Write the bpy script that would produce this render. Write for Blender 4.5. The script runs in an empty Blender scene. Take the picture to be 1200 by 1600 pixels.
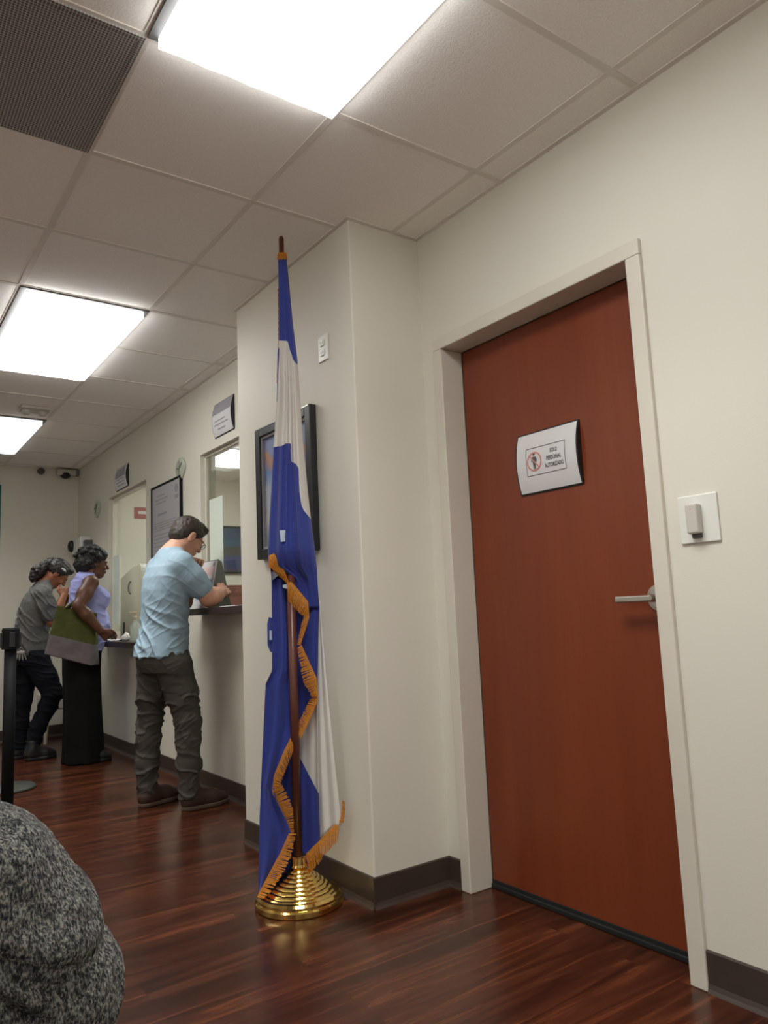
import bpy, bmesh, math, random
import numpy as np
from mathutils import Vector, Matrix, noise, Euler
try:
    import openvdb as vdb
except Exception:
    import pyopenvdb as vdb
random.seed(7)
C = bpy.context.scene.collection
PI = math.pi
# ------------------------------------------------------------------ camera
F, YAW, PIT, ROL, HC = 1170.92, 0.62497, 0.13183, -0.04438, 1.0686
_f = Vector((math.sin(YAW)*math.cos(PIT), math.cos(YAW)*math.cos(PIT), math.sin(PIT)))
_r = Vector((math.cos(YAW), -math.sin(YAW), 0))
_u = _r.cross(_f)
RGT = math.cos(ROL)*_r + math.sin(ROL)*_u
UPV = -math.sin(ROL)*_r + math.cos(ROL)*_u
FWD = _f
CAM = Vector((0, 0, HC))
cd = bpy.data.cameras.new('camera'); cam = bpy.data.objects.new('camera', cd); C.objects.link(cam)
cd.sensor_fit = 'HORIZONTAL'; cd.sensor_width = 36; cd.lens = F/1200*36; cd.clip_start = .02
m = Matrix((RGT, UPV, -FWD)).transposed().to_4x4(); m.translation = CAM; cam.matrix_world = m
bpy.context.scene.camera = cam

def ray(px, py): return FWD + RGT*((px-600)/F) - UPV*((py-800)/F)
def at_axis(px, py, ax, val):
    d = ray(px, py); return CAM + d*((val-CAM[ax])/d[ax])
def at_plane(px, py, p0, n):
    d = ray(px, py); return CAM + d*((p0-CAM).dot(n)/d.dot(n))

# ------------------------------------------------------------------ room numbers (metres)
XD, XF, XL = 1.972, 1.957, 2.071        # door wall, face of door frame, door leaf
XP, YP0, YP1 = 1.6136, 2.398, 3.487     # pier
XC, XC2 = 1.926, 2.035                  # counter wall, its office side
H = 2.6704; YB = 8.09
Y1, Y2, HD = 1.3569, 2.264, 2.134       # door opening
# ------------------------------------------------------------------ materials
def N(nt, t, **k):
    n = nt.nodes.new(t)
    for a, b in k.items():
        if a in n.inputs: n.inputs[a].default_value = b
        else: setattr(n, a, b)
    return n
def mat(name, col, rough=.5, metal=0, var=.06, vscale=6., bump=0, bscale=60., spec=.5, col2=None, stretch=(1,1,1), sheen=0, detail=3):
    m = bpy.data.materials.new(name); m.use_nodes = True; nt = m.node_tree; L = nt.links.new
    b = nt.nodes['Principled BSDF']
    b.inputs['Roughness'].default_value = rough; b.inputs['Metallic'].default_value = metal
    b.inputs['Specular IOR Level'].default_value = spec
    if sheen: b.inputs['Sheen Weight'].default_value = sheen
    tc = N(nt, 'ShaderNodeTexCoord'); mp = N(nt, 'ShaderNodeMapping'); mp.inputs['Scale'].default_value = stretch
    L(tc.outputs['Object'], mp.inputs['Vector'])
    nz = N(nt, 'ShaderNodeTexNoise', Scale=vscale, Detail=detail); L(mp.outputs[0], nz.inputs['Vector'])
    cr = N(nt, 'ShaderNodeValToRGB')
    c2 = col2 if col2 else tuple(c*(1-var) for c in col)
    c1 = col if col2 else tuple(min(1, c*(1+var)) for c in col)
    cr.color_ramp.elements[0].position = .3; cr.color_ramp.elements[1].position = .7
    cr.color_ramp.elements[0].color = (*c2, 1); cr.color_ramp.elements[1].color = (*c1, 1)
    L(nz.outputs['Fac'], cr.inputs['Fac']); L(cr.outputs['Color'], b.inputs['Base Color'])
    if bump:
        n2 = N(nt, 'ShaderNodeTexNoise', Scale=bscale, Detail=2); L(mp.outputs[0], n2.inputs['Vector'])
        bp = N(nt, 'ShaderNodeBump', Strength=bump, Distance=.004); L(n2.outputs['Fac'], bp.inputs['Height']); L(bp.outputs[0], b.inputs['Normal'])
    return m
def glassmat(name, tint=(.9,.95,.92), refl=1.0, milk=0):
    m = bpy.data.materials.new(name); m.use_nodes = True; nt = m.node_tree; L = nt.links.new
    nt.nodes.clear(); o = N(nt, 'ShaderNodeOutputMaterial')
    t = N(nt, 'ShaderNodeBsdfTransparent', Color=(*tint, 1)); g = N(nt, 'ShaderNodeBsdfGlossy', Roughness=.02)
    lw = N(nt, 'ShaderNodeLayerWeight', Blend=.5); pw = N(nt, 'ShaderNodeMath', operation='POWER'); pw.inputs[1].default_value = 5.0; L(lw.outputs['Facing'], pw.inputs[0])
    fr = N(nt, 'ShaderNodeMath', operation='MULTIPLY_ADD'); fr.inputs[1].default_value = .9; fr.inputs[2].default_value = .04; L(pw.outputs[0], fr.inputs[0]); mx = N(nt, 'ShaderNodeMixShader')
    L(fr.outputs[0], mx.inputs[0]); L(t.outputs[0], mx.inputs[1]); L(g.outputs[0], mx.inputs[2])
    last = mx
    if milk:
        d = N(nt, 'ShaderNodeBsdfDiffuse', Color=(.8,.84,.8,1)); m2 = N(nt, 'ShaderNodeMixShader'); m2.inputs[0].default_value = milk
        L(mx.outputs[0], m2.inputs[1]); L(d.outputs[0], m2.inputs[2]); last = m2
    L(last.outputs[0], o.inputs[0]); return m
def emis(name, col, st):
    m = bpy.data.materials.new(name); m.use_nodes = True; nt = m.node_tree; L = nt.links.new
    nt.nodes.clear(); o = N(nt, 'ShaderNodeOutputMaterial'); e = N(nt, 'ShaderNodeEmission', Color=(*col, 1), Strength=st)
    L(e.outputs[0], o.inputs[0]); return m

WALL = (.70,.675,.59)
M = {}
M['wall'] = mat('wall_paint', WALL, .55, var=.015, vscale=2, bump=.06, bscale=220)
M['trim'] = mat('trim_paint', (.65,.615,.53), .38, var=.02, vscale=3)
M['ceil'] = mat('ceiling_tile', (.91,.885,.85), .9, var=.04, vscale=140, bump=.25, bscale=160)
M['tbar'] = mat('ceiling_tbar', (.75,.715,.665), .6, var=.02)
M['base'] = mat('baseboard_vinyl', (.05,.034,.027), .42, var=.1)
M['brass'] = mat('polished_brass', (.83,.60,.20), .12, 1, var=.05)
M['steel'] = mat('brushed_steel', (.55,.53,.49), .28, 1, var=.05)
M['blackmet'] = mat('black_metal', (.005,.005,.006), .65, var=.2, spec=.2)
M['black'] = mat('black_plastic', (.014,.014,.016), .4, var=.2)
M['white'] = mat('white_plastic', (.74,.74,.70), .35, var=.03)
M['offwhite'] = mat('grey_white_plastic', (.55,.53,.48), .45, var=.03)
M['paper'] = mat('white_paper', (.66,.65,.66), .6, var=.02)
M['papergrey'] = mat('grey_print', (.30,.29,.32), .6, var=.05)
M['ink'] = mat('dark_ink', (.10,.095,.10), .6, var=.05)
M['red'] = mat('red_ink', (.62,.24,.21), .6, var=.04)
M['pink'] = mat('pink_print', (.75,.55,.55), .6, var=.04)
M['bluep'] = mat('pale_blue_print', (.42,.55,.72), .6, var=.04)
M['shelf'] = mat('dark_shelf_laminate', (.035,.018,.014), .3, var=.25, vscale=4, stretch=(1,.2,1))
M['greenpl'] = mat('grey_green_board', (.17,.18,.155), .6, var=.06)
M['polewood'] = mat('pole_wood', (.085,.022,.012), .35, var=.2, vscale=12, stretch=(1,1,.08))
M['skin'] = mat('light_skin', (.56,.295,.20), .5, var=.05, vscale=25, spec=.3)
M['skinbrown'] = mat('brown_skin', (.115,.048,.028), .45, var=.08, vscale=25, spec=.35)
M['skintan'] = mat('tan_skin', (.26,.10,.05), .5, var=.08, vscale=25, spec=.3)
M['hairman'] = mat('short_brown_hair', (.030,.020,.014), .6, var=.4, vscale=60, bump=.5, bscale=180, stretch=(1,1,.4))
M['hairblk'] = mat('black_curly_hair', (.007,.006,.006), .6, var=.5, vscale=60, bump=.9, bscale=90)
M['hairdk'] = mat('dark_brown_hair', (.013,.008,.006), .5, var=.5, vscale=50, bump=.6, bscale=110)
M['tee'] = mat('light_blue_cotton', (.275,.375,.45), .85, var=.07, vscale=30, bump=.15, bscale=300, spec=.15)
M['jeans'] = mat('grey_denim', (.066,.059,.050), .85, var=.12, vscale=20, bump=.2, bscale=350, spec=.15)
M['brownshoe'] = mat('brown_suede', (.045,.018,.010), .7, var=.15, vscale=30)
M['sole'] = mat('tan_sole', (.10,.065,.045), .7, var=.1)
M['lav'] = mat('lavender_knit', (.33,.35,.66), .85, var=.06, vscale=30, bump=.15, bscale=250, spec=.15)
M['skirt'] = mat('black_jersey', (.006,.006,.006), .9, var=.2, spec=.15)
M['greytee'] = mat('heather_grey_cotton', (.112,.110,.103), .9, var=.16, vscale=60, spec=.12)
M['navy'] = mat('dark_navy_denim', (.007,.008,.013), .85, var=.2, spec=.15)
M['blackshoe'] = mat('black_leather', (.012,.010,.009), .5, var=.2)
M['baggreen'] = mat('olive_canvas', (.074,.079,.024), .85, var=.15, vscale=25, spec=.15)
M['baggrey'] = mat('grey_canvas', (.15,.13,.135), .85, var=.1, vscale=25, spec=.15)
M['eye'] = mat('eye_white', (.6,.58,.55), .3, var=.05)
M['fringe'] = mat('gold_fringe', (.74,.32,.03), .6, var=.2, vscale=160)
M['teal'] = mat('teal_print', (.02,.17,.20), .6, var=.2)
M['wood'] = mat('office_wood', (.10,.035,.022), .45, var=.2, vscale=5, stretch=(1,1,.2))
M['wallbeige'] = mat('tan_counter', (.36,.25,.19), .6, var=.05)
M['hairclip'] = mat('pale_metal', (.5,.5,.5), .3, .6)
M['gasket'] = mat('door_sweep_rubber', (.010,.013,.014), .5, var=.2)
M['glass'] = glassmat('clear_glass', (.93,.96,.93))
M['frost'] = glassmat('milky_plastic', (.85,.93,.88), milk=.35)
M['sheet'] = mat('pale_sheet', (.66,.72,.64), .6, var=.03)
M['lens'] = emis('light_diffuser', (1,.995,.965), 7.4)
M['lensdim'] = emis('dim_light_diffuser', (.97,1,.95), 1.0)

def doormat():
    m = bpy.data.materials.new('cherry_veneer'); m.use_nodes = True; nt = m.node_tree; L = nt.links.new; b = nt.nodes['Principled BSDF']
    tc = N(nt, 'ShaderNodeTexCoord'); mp = N(nt, 'ShaderNodeMapping'); mp.inputs['Scale'].default_value = (6, 6, .7); L(tc.outputs['Object'], mp.inputs[0])
    n1 = N(nt, 'ShaderNodeTexNoise', Scale=1.0, Detail=5, Distortion=.6); L(mp.outputs[0], n1.inputs[0])
    mp2 = N(nt, 'ShaderNodeMapping'); mp2.inputs['Scale'].default_value = (90, 90, 3); L(tc.outputs['Object'], mp2.inputs[0])
    n2 = N(nt, 'ShaderNodeTexNoise', Scale=1.0, Detail=3); L(mp2.outputs[0], n2.inputs[0])
    mx = N(nt, 'ShaderNodeMath', operation='MULTIPLY_ADD'); mx.inputs[1].default_value = .35; L(n2.outputs['Fac'], mx.inputs[0]); L(n1.outputs['Fac'], mx.inputs[2])
    cr = N(nt, 'ShaderNodeValToRGB'); e = cr.color_ramp.elements
    e[0].position = .40; e[0].color = (.158,.029,.0085,1); e[1].position = .95; e[1].color = (.212,.045,.0145,1)
    L(mx.outputs[0], cr.inputs[0]); L(cr.outputs[0], b.inputs['Base Color'])
    b.inputs['Roughness'].default_value = .38; b.inputs['Specular IOR Level'].default_value = .4
    return m
M['door'] = doormat()
def floormat():
    m = bpy.data.materials.new('cherry_laminate'); m.use_nodes = True; nt = m.node_tree; L = nt.links.new; b = nt.nodes['Principled BSDF']
    tc = N(nt, 'ShaderNodeTexCoord')
    br = N(nt, 'ShaderNodeTexBrick', Scale=1.0); br.inputs['Color1'].default_value = (0,0,0,1); br.inputs['Color2'].default_value = (1,1,1,1)
    br.inputs['Mortar'].default_value = (.0,.0,.0,1); br.inputs['Mortar Size'].default_value = .0012; br.inputs['Brick Width'].default_value = 1.2; br.inputs['Row Height'].default_value = .127
    br.offset = .37; br.inputs['Bias'].default_value = 0
    L(tc.outputs['Object'], br.inputs['Vector'])
    mp = N(nt, 'ShaderNodeMapping'); mp.inputs['Scale'].default_value = (1.3, 16, 1); L(tc.outputs['Object'], mp.inputs[0])
    ad = N(nt, 'ShaderNodeVectorMath', operation='MULTIPLY_ADD'); ad.inputs[1].default_value = (7,7,7); L(br.outputs['Color'], ad.inputs[0]); L(mp.outputs[0], ad.inputs[2])
    n1 = N(nt, 'ShaderNodeTexNoise', Scale=1.0, Detail=6, Roughness=.6, Distortion=1.2); L(ad.outputs[0], n1.inputs['Vector'])
    cr = N(nt, 'ShaderNodeValToRGB'); e = cr.color_ramp.elements
    e[0].position = .30; e[0].color = (.021,.0052,.0026,1); e[1].position = .72; e[1].color = (.148,.044,.017,1)
    k = cr.color_ramp.elements.new(.52); k.color = (.060,.0155,.0065,1)
    L(n1.outputs['Fac'], cr.inputs[0])
    hs = N(nt, 'ShaderNodeHueSaturation'); L(cr.outputs[0], hs.inputs['Color'])
    ma = N(nt, 'ShaderNodeMapRange'); ma.inputs['To Min'].default_value = .72; ma.inputs['To Max'].default_value = 1.25; L(br.outputs['Color'], ma.inputs['Value']); L(ma.outputs[0], hs.inputs['Value'])
    L(hs.outputs[0], b.inputs['Base Color'])
    b.inputs['Roughness'].default_value = .27; b.inputs['Specular IOR Level'].default_value = .4
    bp = N(nt, 'ShaderNodeBump', Strength=.12, Distance=.002); L(n1.outputs['Fac'], bp.inputs['Height']); L(bp.outputs[0], b.inputs['Normal'])
    return m
M['floor'] = floormat()
def ventmat():
    m = bpy.data.materials.new('perforated_grille'); m.use_nodes = True; nt = m.node_tree; L = nt.links.new; b = nt.nodes['Principled BSDF']
    tc = N(nt, 'ShaderNodeTexCoord'); mp = N(nt, 'ShaderNodeMapping'); mp.inputs['Scale'].default_value = (110,110,0); L(tc.outputs['Object'], mp.inputs[0])
    vo = N(nt, 'ShaderNodeTexVoronoi', Scale=1.0, Randomness=0.0); L(mp.outputs[0], vo.inputs['Vector'])
    cr = N(nt, 'ShaderNodeValToRGB'); e = cr.color_ramp.elements; e[0].position = .38; e[0].color = (.11,.11,.105,1); e[1].position = .46; e[1].color = (.46,.45,.43,1)
    L(vo.outputs['Distance'], cr.inputs[0]); L(cr.outputs[0], b.inputs['Base Color']); b.inputs['Roughness'].default_value = .6
    return m
M['vent'] = ventmat()
def knitmat():
    m = bpy.data.materials.new('marled_grey_knit'); m.use_nodes = True; nt = m.node_tree; L = nt.links.new; b = nt.nodes['Principled BSDF']
    tc = N(nt, 'ShaderNodeTexCoord'); mp = N(nt, 'ShaderNodeMapping'); mp.inputs['Scale'].default_value = (520,520,230); L(tc.outputs['Object'], mp.inputs[0])
    n1 = N(nt, 'ShaderNodeTexNoise', Scale=1.0, Detail=2, Roughness=.6, Distortion=.5); L(mp.outputs[0], n1.inputs[0])
    n2 = N(nt, 'ShaderNodeTexNoise', Scale=150.0, Detail=2); L(tc.outputs['Object'], n2.inputs[0])
    mx = N(nt, 'ShaderNodeMath', operation='MULTIPLY_ADD'); mx.inputs[1].default_value = .55; L(n2.outputs['Fac'], mx.inputs[0]); L(n1.outputs['Fac'], mx.inputs[2])
    cr = N(nt, 'ShaderNodeValToRGB'); e = cr.color_ramp.elements
    e[0].position = .64; e[0].color = (.020,.021,.024,1); e[1].position = .93; e[1].color = (.26,.255,.235,1)
    k = e.new(.79); k.color = (.095,.095,.09,1)
    L(mx.outputs[0], cr.inputs[0]); L(cr.outputs[0], b.inputs['Base Color']); b.inputs['Roughness'].default_value = .95; b.inputs['Specular IOR Level'].default_value = .1
    bp = N(nt, 'ShaderNodeBump', Strength=.8, Distance=.003); L(mx.outputs[0], bp.inputs['Height']); L(bp.outputs[0], b.inputs['Normal'])
    return m
M['knit'] = knitmat()
def flagmat():
    m = bpy.data.materials.new('flag_cloth'); m.use_nodes = True; nt = m.node_tree; L = nt.links.new; b = nt.nodes['Principled BSDF']
    at = N(nt, 'ShaderNodeAttribute', attribute_name='stripe')
    gt = N(nt, 'ShaderNodeMath', operation='GREATER_THAN'); gt.inputs[1].default_value = 0; L(at.outputs['Fac'], gt.inputs[0])
    tc = N(nt, 'ShaderNodeTexCoord'); nz = N(nt, 'ShaderNodeTexNoise', Scale=500., Detail=1); L(tc.outputs['Object'], nz.inputs[0])
    mx = N(nt, 'ShaderNodeMix', data_type='RGBA'); mx.inputs['A'].default_value = (.034,.050,.265,1); mx.inputs['B'].default_value = (.62,.59,.55,1)
    L(gt.outputs[0], mx.inputs['Factor']); L(mx.outputs['Result'], b.inputs['Base Color'])
    b.inputs['Roughness'].default_value = .7; b.inputs['Sheen Weight'].default_value = .15; b.inputs['Specular IOR Level'].default_value = .2
    bp = N(nt, 'ShaderNodeBump', Strength=.1, Distance=.001); L(nz.outputs['Fac'], bp.inputs['Height']); L(bp.outputs[0], b.inputs['Normal'])
    return m
M['flag'] = flagmat()
def artmat(name, stops, axis=2, scale=3.):
    m = bpy.data.materials.new(name); m.use_nodes = True; nt = m.node_tree; L = nt.links.new; b = nt.nodes['Principled BSDF']
    tc = N(nt, 'ShaderNodeTexCoord'); sp = N(nt, 'ShaderNodeSeparateXYZ'); L(tc.outputs['Generated'], sp.inputs[0])
    nz = N(nt, 'ShaderNodeTexNoise', Scale=scale, Detail=4); L(tc.outputs['Generated'], nz.inputs[0])
    ma = N(nt, 'ShaderNodeMath', operation='MULTIPLY_ADD'); ma.inputs[1].default_value = .35; L(nz.outputs['Fac'], ma.inputs[0]); L(sp.outputs[axis], ma.inputs[2])
    cr = N(nt, 'ShaderNodeValToRGB'); e = cr.color_ramp.elements
    e[0].position = stops[0][0]; e[0].color = (*stops[0][1],1); e[1].position = stops[-1][0]; e[1].color = (*stops[-1][1],1)
    for p, c in stops[1:-1]: k = e.new(p); k.color = (*c,1)
    L(ma.outputs[0], cr.inputs[0]); L(cr.outputs[0], b.inputs['Base Color']); b.inputs['Roughness'].default_value = .35
    return m
M['seascape'] = artmat('blue_seascape', [(.15,(.09,.05,.06)),(.28,(.035,.05,.14)),(.52,(.04,.06,.17)),(.60,(.07,.06,.05)),(.70,(.05,.05,.05)),(.78,(.035,.11,.17)),(1.15,(.03,.07,.13))])
M['poster'] = artmat('colourful_poster', [(.2,(.25,.30,.36)),(.45,(.50,.52,.52)),(.70,(.42,.47,.55)),(.84,(.14,.26,.52)),(.95,(.55,.28,.12)),(1.0,(.25,.30,.5)),(1.2,(.22,.3,.5))], scale=4)

# ------------------------------------------------------------------ mesh helpers
def link(name, me, m=None, parent=None):
    o = bpy.data.objects.new(name, me); C.objects.link(o)
    if m: me.materials.append(m)
    if parent:
        o.parent = parent; o.matrix_parent_inverse = Matrix.Translation(-parent.location) if parent.type == 'EMPTY' else Matrix()
    return o
def obj(name, bm, m, parent=None, smooth=False):
    bmesh.ops.recalc_face_normals(bm, faces=bm.faces)
    me = bpy.data.meshes.new(name); bm.to_mesh(me); bm.free()
    if smooth:
        for p in me.polygons: p.use_smooth = True
    return link(name, me, m, parent)
def tag(o, label=None, cat=None, group=None, kind=None):
    if label: o['label'] = label
    if cat: o['category'] = cat
    if group: o['group'] = group
    if kind: o['kind'] = kind
    return o
def thing(name, loc, label, cat, group=None):
    o = bpy.data.objects.new(name, None); C.objects.link(o); o.location = loc; o.empty_display_size = .1
    return tag(o, label, cat, group)
def B(): return bmesh.new()
def box(bm, x0, x1, y0, y1, z0, z1, bev=0, seg=2):
    t = bmesh.new(); r = bmesh.ops.create_cube(t, size=1)
    for v in t.verts:
        v.co = Vector(((x0+x1)/2+v.co.x*(x1-x0), (y0+y1)/2+v.co.y*(y1-y0), (z0+z1)/2+v.co.z*(z1-z0)))
    if bev: bmesh.ops.bevel(t, geom=t.edges[:], offset=bev, segments=seg, affect='EDGES', profile=.5)
    join(bm, t); return bm
def join(bm, t, mtx=None):
    if mtx: bmesh.ops.transform(t, matrix=mtx, verts=t.verts)
    me = bpy.data.meshes.new('tmp'); t.to_mesh(me); t.free(); bm.from_mesh(me); bpy.data.meshes.remove(me)
def tube(bm, pts, rad, seg=12, caps=True):
    pts = [Vector(p) for p in pts]; n = len(pts)
    if not hasattr(rad, '__len__'): rad = [rad]*n
    rings = []; prev = None
    for i, p in enumerate(pts):
        t = (pts[min(i+1, n-1)]-pts[max(i-1, 0)]).normalized()
        a = prev if prev else (Vector((0,0,1)) if abs(t.z) < .9 else Vector((1,0,0)))
        a = (a-t*a.dot(t)).normalized(); prev = a; b = t.cross(a)
        rings.append([bm.verts.new(p+rad[i]*(math.cos(2*PI*k/seg)*a+math.sin(2*PI*k/seg)*b)) for k in range(seg)])
    for i in range(n-1):
        for k in range(seg):
            bm.faces.new((rings[i][k], rings[i][(k+1)%seg], rings[i+1][(k+1)%seg], rings[i+1][k]))
    if caps: bm.faces.new(rings[0][::-1]); bm.faces.new(rings[-1])
    return bm
def lathe(bm, prof, cx=0, cy=0, seg=48):
    rings = []
    for r, z in prof:
        rings.append([bm.verts.new((cx+r*math.cos(2*PI*k/seg), cy+r*math.sin(2*PI*k/seg), z)) for k in range(seg)] if r > 1e-6 else [bm.verts.new((cx, cy, z))])
    for a, b in zip(rings, rings[1:]):
        for k in range(seg):
            k2 = (k+1) % seg
            f = [a[k % len(a)], a[k2 % len(a)], b[k2 % len(b)], b[k % len(b)]]
            f = [v for i, v in enumerate(f) if v not in f[:i]]
            if len(f) > 2: bm.faces.new(f)
    return bm
def ball(bm, c, r, seg=12, mtx=None):
    t = bmesh.new(); bmesh.ops.create_uvsphere(t, u_segments=seg*2, v_segments=seg, radius=1)
    if not hasattr(r, '__len__'): r = (r, r, r)
    M_ = Matrix.Translation(c) @ (mtx.to_4x4() if mtx else Matrix()) @ Matrix.Diagonal((*r, 1))
    join(bm, t, M_); return bm
def text_mesh(s, size, align='CENTER', bold=.0):
    cu = bpy.data.curves.new('t', 'FONT'); cu.body = s; cu.size = size; cu.align_x = align; cu.align_y = 'CENTER'; cu.offset = bold
    o = bpy.data.objects.new('t', cu); C.objects.link(o)
    bpy.context.view_layer.update(); dg = bpy.context.evaluated_depsgraph_get()
    me = bpy.data.meshes.new_from_object(o.evaluated_get(dg)); bpy.data.objects.remove(o); bpy.data.curves.remove(cu)
    return me

# ------------------------------------------------------------------ signed-distance bodies
class SDF:
    def __init__(s, vox): s.v = vox; s.P = []
    def cap(s, p0, p1, r0, r1=None, k=.015, sub=False): s.P.append(('c', np.array(p0, float), np.array(p1, float), r0, r0 if r1 is None else r1, k, sub)); return s
    def chain(s, pts, rs, k=.015):
        for a, b, ra, rb in zip(pts, pts[1:], rs, rs[1:]): s.cap(a, b, ra, rb, k)
        return s
    def ell(s, c, r, R=None, k=.015, sub=False): s.P.append(('e', np.array(c, float), np.array(r, float), np.array(R if R is not None else Matrix.Identity(3)), k, sub)); return s
    def loft(s, secs, k=.02, p=2.3):   # secs: (z, cx, cy, rx, ry)
        s.P.append(('l', np.array(sorted(secs), float), p, k, False)); return s
    def plane(s, n, c): s.P.append(('h', np.array(n, float), c, 0, True)); return s    # keep n.p < c
    def build(s):
        lo, hi = [], []
        for q in s.P:
            if q[0] == 'c': a = np.minimum(q[1]-q[3], q[2]-q[4]); b = np.maximum(q[1]+q[3], q[2]+q[4])
            elif q[0] == 'e': R = max(q[2]); a = q[1]-R; b = q[1]+R
            elif q[0] == 'l':
                S = q[1]; a = np.array([(S[:,1]-S[:,3]).min(), (S[:,2]-S[:,4]).min(), S[0,0]]); b = np.array([(S[:,1]+S[:,3]).max(), (S[:,2]+S[:,4]).max(), S[-1,0]])
            else: a = b = None
            q_sub = q[-1]
            if a is not None and not q_sub: lo.append(a); hi.append(b)
            s.__dict__.setdefault('bb', []).append((a, b))
        lo = np.min(lo, 0)-4*s.v-.02; hi = np.max(hi, 0)+4*s.v+.02
        n = np.ceil((hi-lo)/s.v).astype(int)+1
        D = np.full(tuple(n), 9., np.float32)
        ax = [lo[i]+np.arange(n[i])*s.v for i in range(3)]
        for q, (a, b) in zip(s.P, s.bb):
            if a is None:
                X, Y, Z = np.meshgrid(*ax, indexing='ij', sparse=True)
                D = np.maximum(D, (q[1][0]*X+q[1][1]*Y+q[1][2]*Z-q[2]).astype(np.float32)); continue
            k = q[-2]; mg = k+5*s.v
            i0 = np.clip(((a-mg-lo)/s.v).astype(int), 0, n-1); i1 = np.clip(np.ceil((b+mg-lo)/s.v).astype(int)+1, 1, n)
            X, Y, Z = np.meshgrid(*[ax[i][i0[i]:i1[i]] for i in range(3)], indexing='ij')
            if q[0] == 'c':
                v = q[2]-q[1]; L2 = max((v*v).sum(), 1e-9)
                t = np.clip(((X-q[1][0])*v[0]+(Y-q[1][1])*v[1]+(Z-q[1][2])*v[2])/L2, 0, 1)
                d = np.sqrt((X-q[1][0]-t*v[0])**2+(Y-q[1][1]-t*v[1])**2+(Z-q[1][2]-t*v[2])**2)-(q[3]+(q[4]-q[3])*t)
            elif q[0] == 'e':
                R = q[3]; x = X-q[1][0]; y = Y-q[1][1]; z = Z-q[1][2]
                l = [R[0,i]*x+R[1,i]*y+R[2,i]*z for i in range(3)]
                k0 = np.sqrt(sum((l[i]/q[2][i])**2 for i in range(3))); k1 = np.sqrt(sum((l[i]/q[2][i]**2)**2 for i in range(3)))+1e-6
                d = k0*(k0-1)/k1
            else:
                S = q[1]; zz = np.clip(Z, S[0,0], S[-1,0]); p = q[2]
                def sm(col):
                    return np.interp(zz, S[:,0], S[:,col])
                rx, ry = sm(3), sm(4)
                e = (np.abs((X-sm(1))/rx)**p+np.abs((Y-sm(2))/ry)**p)**(1/p)
                d = (e-1)*np.minimum(rx, ry)
                d = np.maximum(d, np.maximum(S[0,0]-Z, Z-S[-1,0]))
            cur = D[i0[0]:i1[0], i0[1]:i1[1], i0[2]:i1[2]]; d = d.astype(np.float32)
            if q[-1]:
                h = np.maximum(k-np.abs(cur+d), 0)/max(k,1e-6); new = np.maximum(cur, -d)+h*h*k*.25
            else:
                h = np.maximum(k-np.abs(cur-d), 0)/max(k,1e-6); new = np.minimum(cur, d)-h*h*k*.25
            D[i0[0]:i1[0], i0[1]:i1[1], i0[2]:i1[2]] = new
        bgv = 4*s.v
        D = np.clip(D, -bgv, bgv)
        g = vdb.FloatGrid(bgv); g.copyFromArray(D.astype(np.float64))
        pts, tri, quad = g.convertToPolygons(0.0) if False else g.convertToPolygons(isovalue=0.0)
        me = bpy.data.meshes.new('sdf')
        me.from_pydata([tuple(lo+np.array(p)*s.v) for p in pts], [], [tuple(int(i) for i in f) for f in tri]+[tuple(int(i) for i in f) for f in quad])
        bm = bmesh.new(); bm.from_mesh(me); bpy.data.meshes.remove(me)
        bmesh.ops.smooth_vert(bm, verts=bm.verts, factor=.5, use_axis_x=True, use_axis_y=True, use_axis_z=True)
        return bm
def wrinkle(bm, fn):
    bm.normal_update()
    for v in bm.verts: v.co += v.normal*fn(v.co)
    return bm
def folds(sc, amp, off=0, tilt=.35):
    """soft creases: ridged noise squeezed across a tilted, meandering direction"""
    def f(p):
        w_ = noise.noise_vector(Vector((p.x, p.y, p.z))*4.5+Vector((off,off*2,1)))*.55
        q = Vector((p.x*sc, p.y*sc, (p.z+tilt*(p.x-p.y))*sc*2.2+off))+w_
        a = max(0, 1-abs(noise.noise(q))*3.2); g = .5+.5*noise.noise(Vector((p.x*5,p.y*5,p.z*5+off)))
        return amp*(a*a*g*1.5-.25)
    return f
def headframe(c, yaw, pitch):      # local x = face, z = crown
    return Matrix.Translation(c) @ (Matrix.Rotation(yaw, 4, 'Z') @ Matrix.Rotation(pitch, 4, 'Y'))
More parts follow.
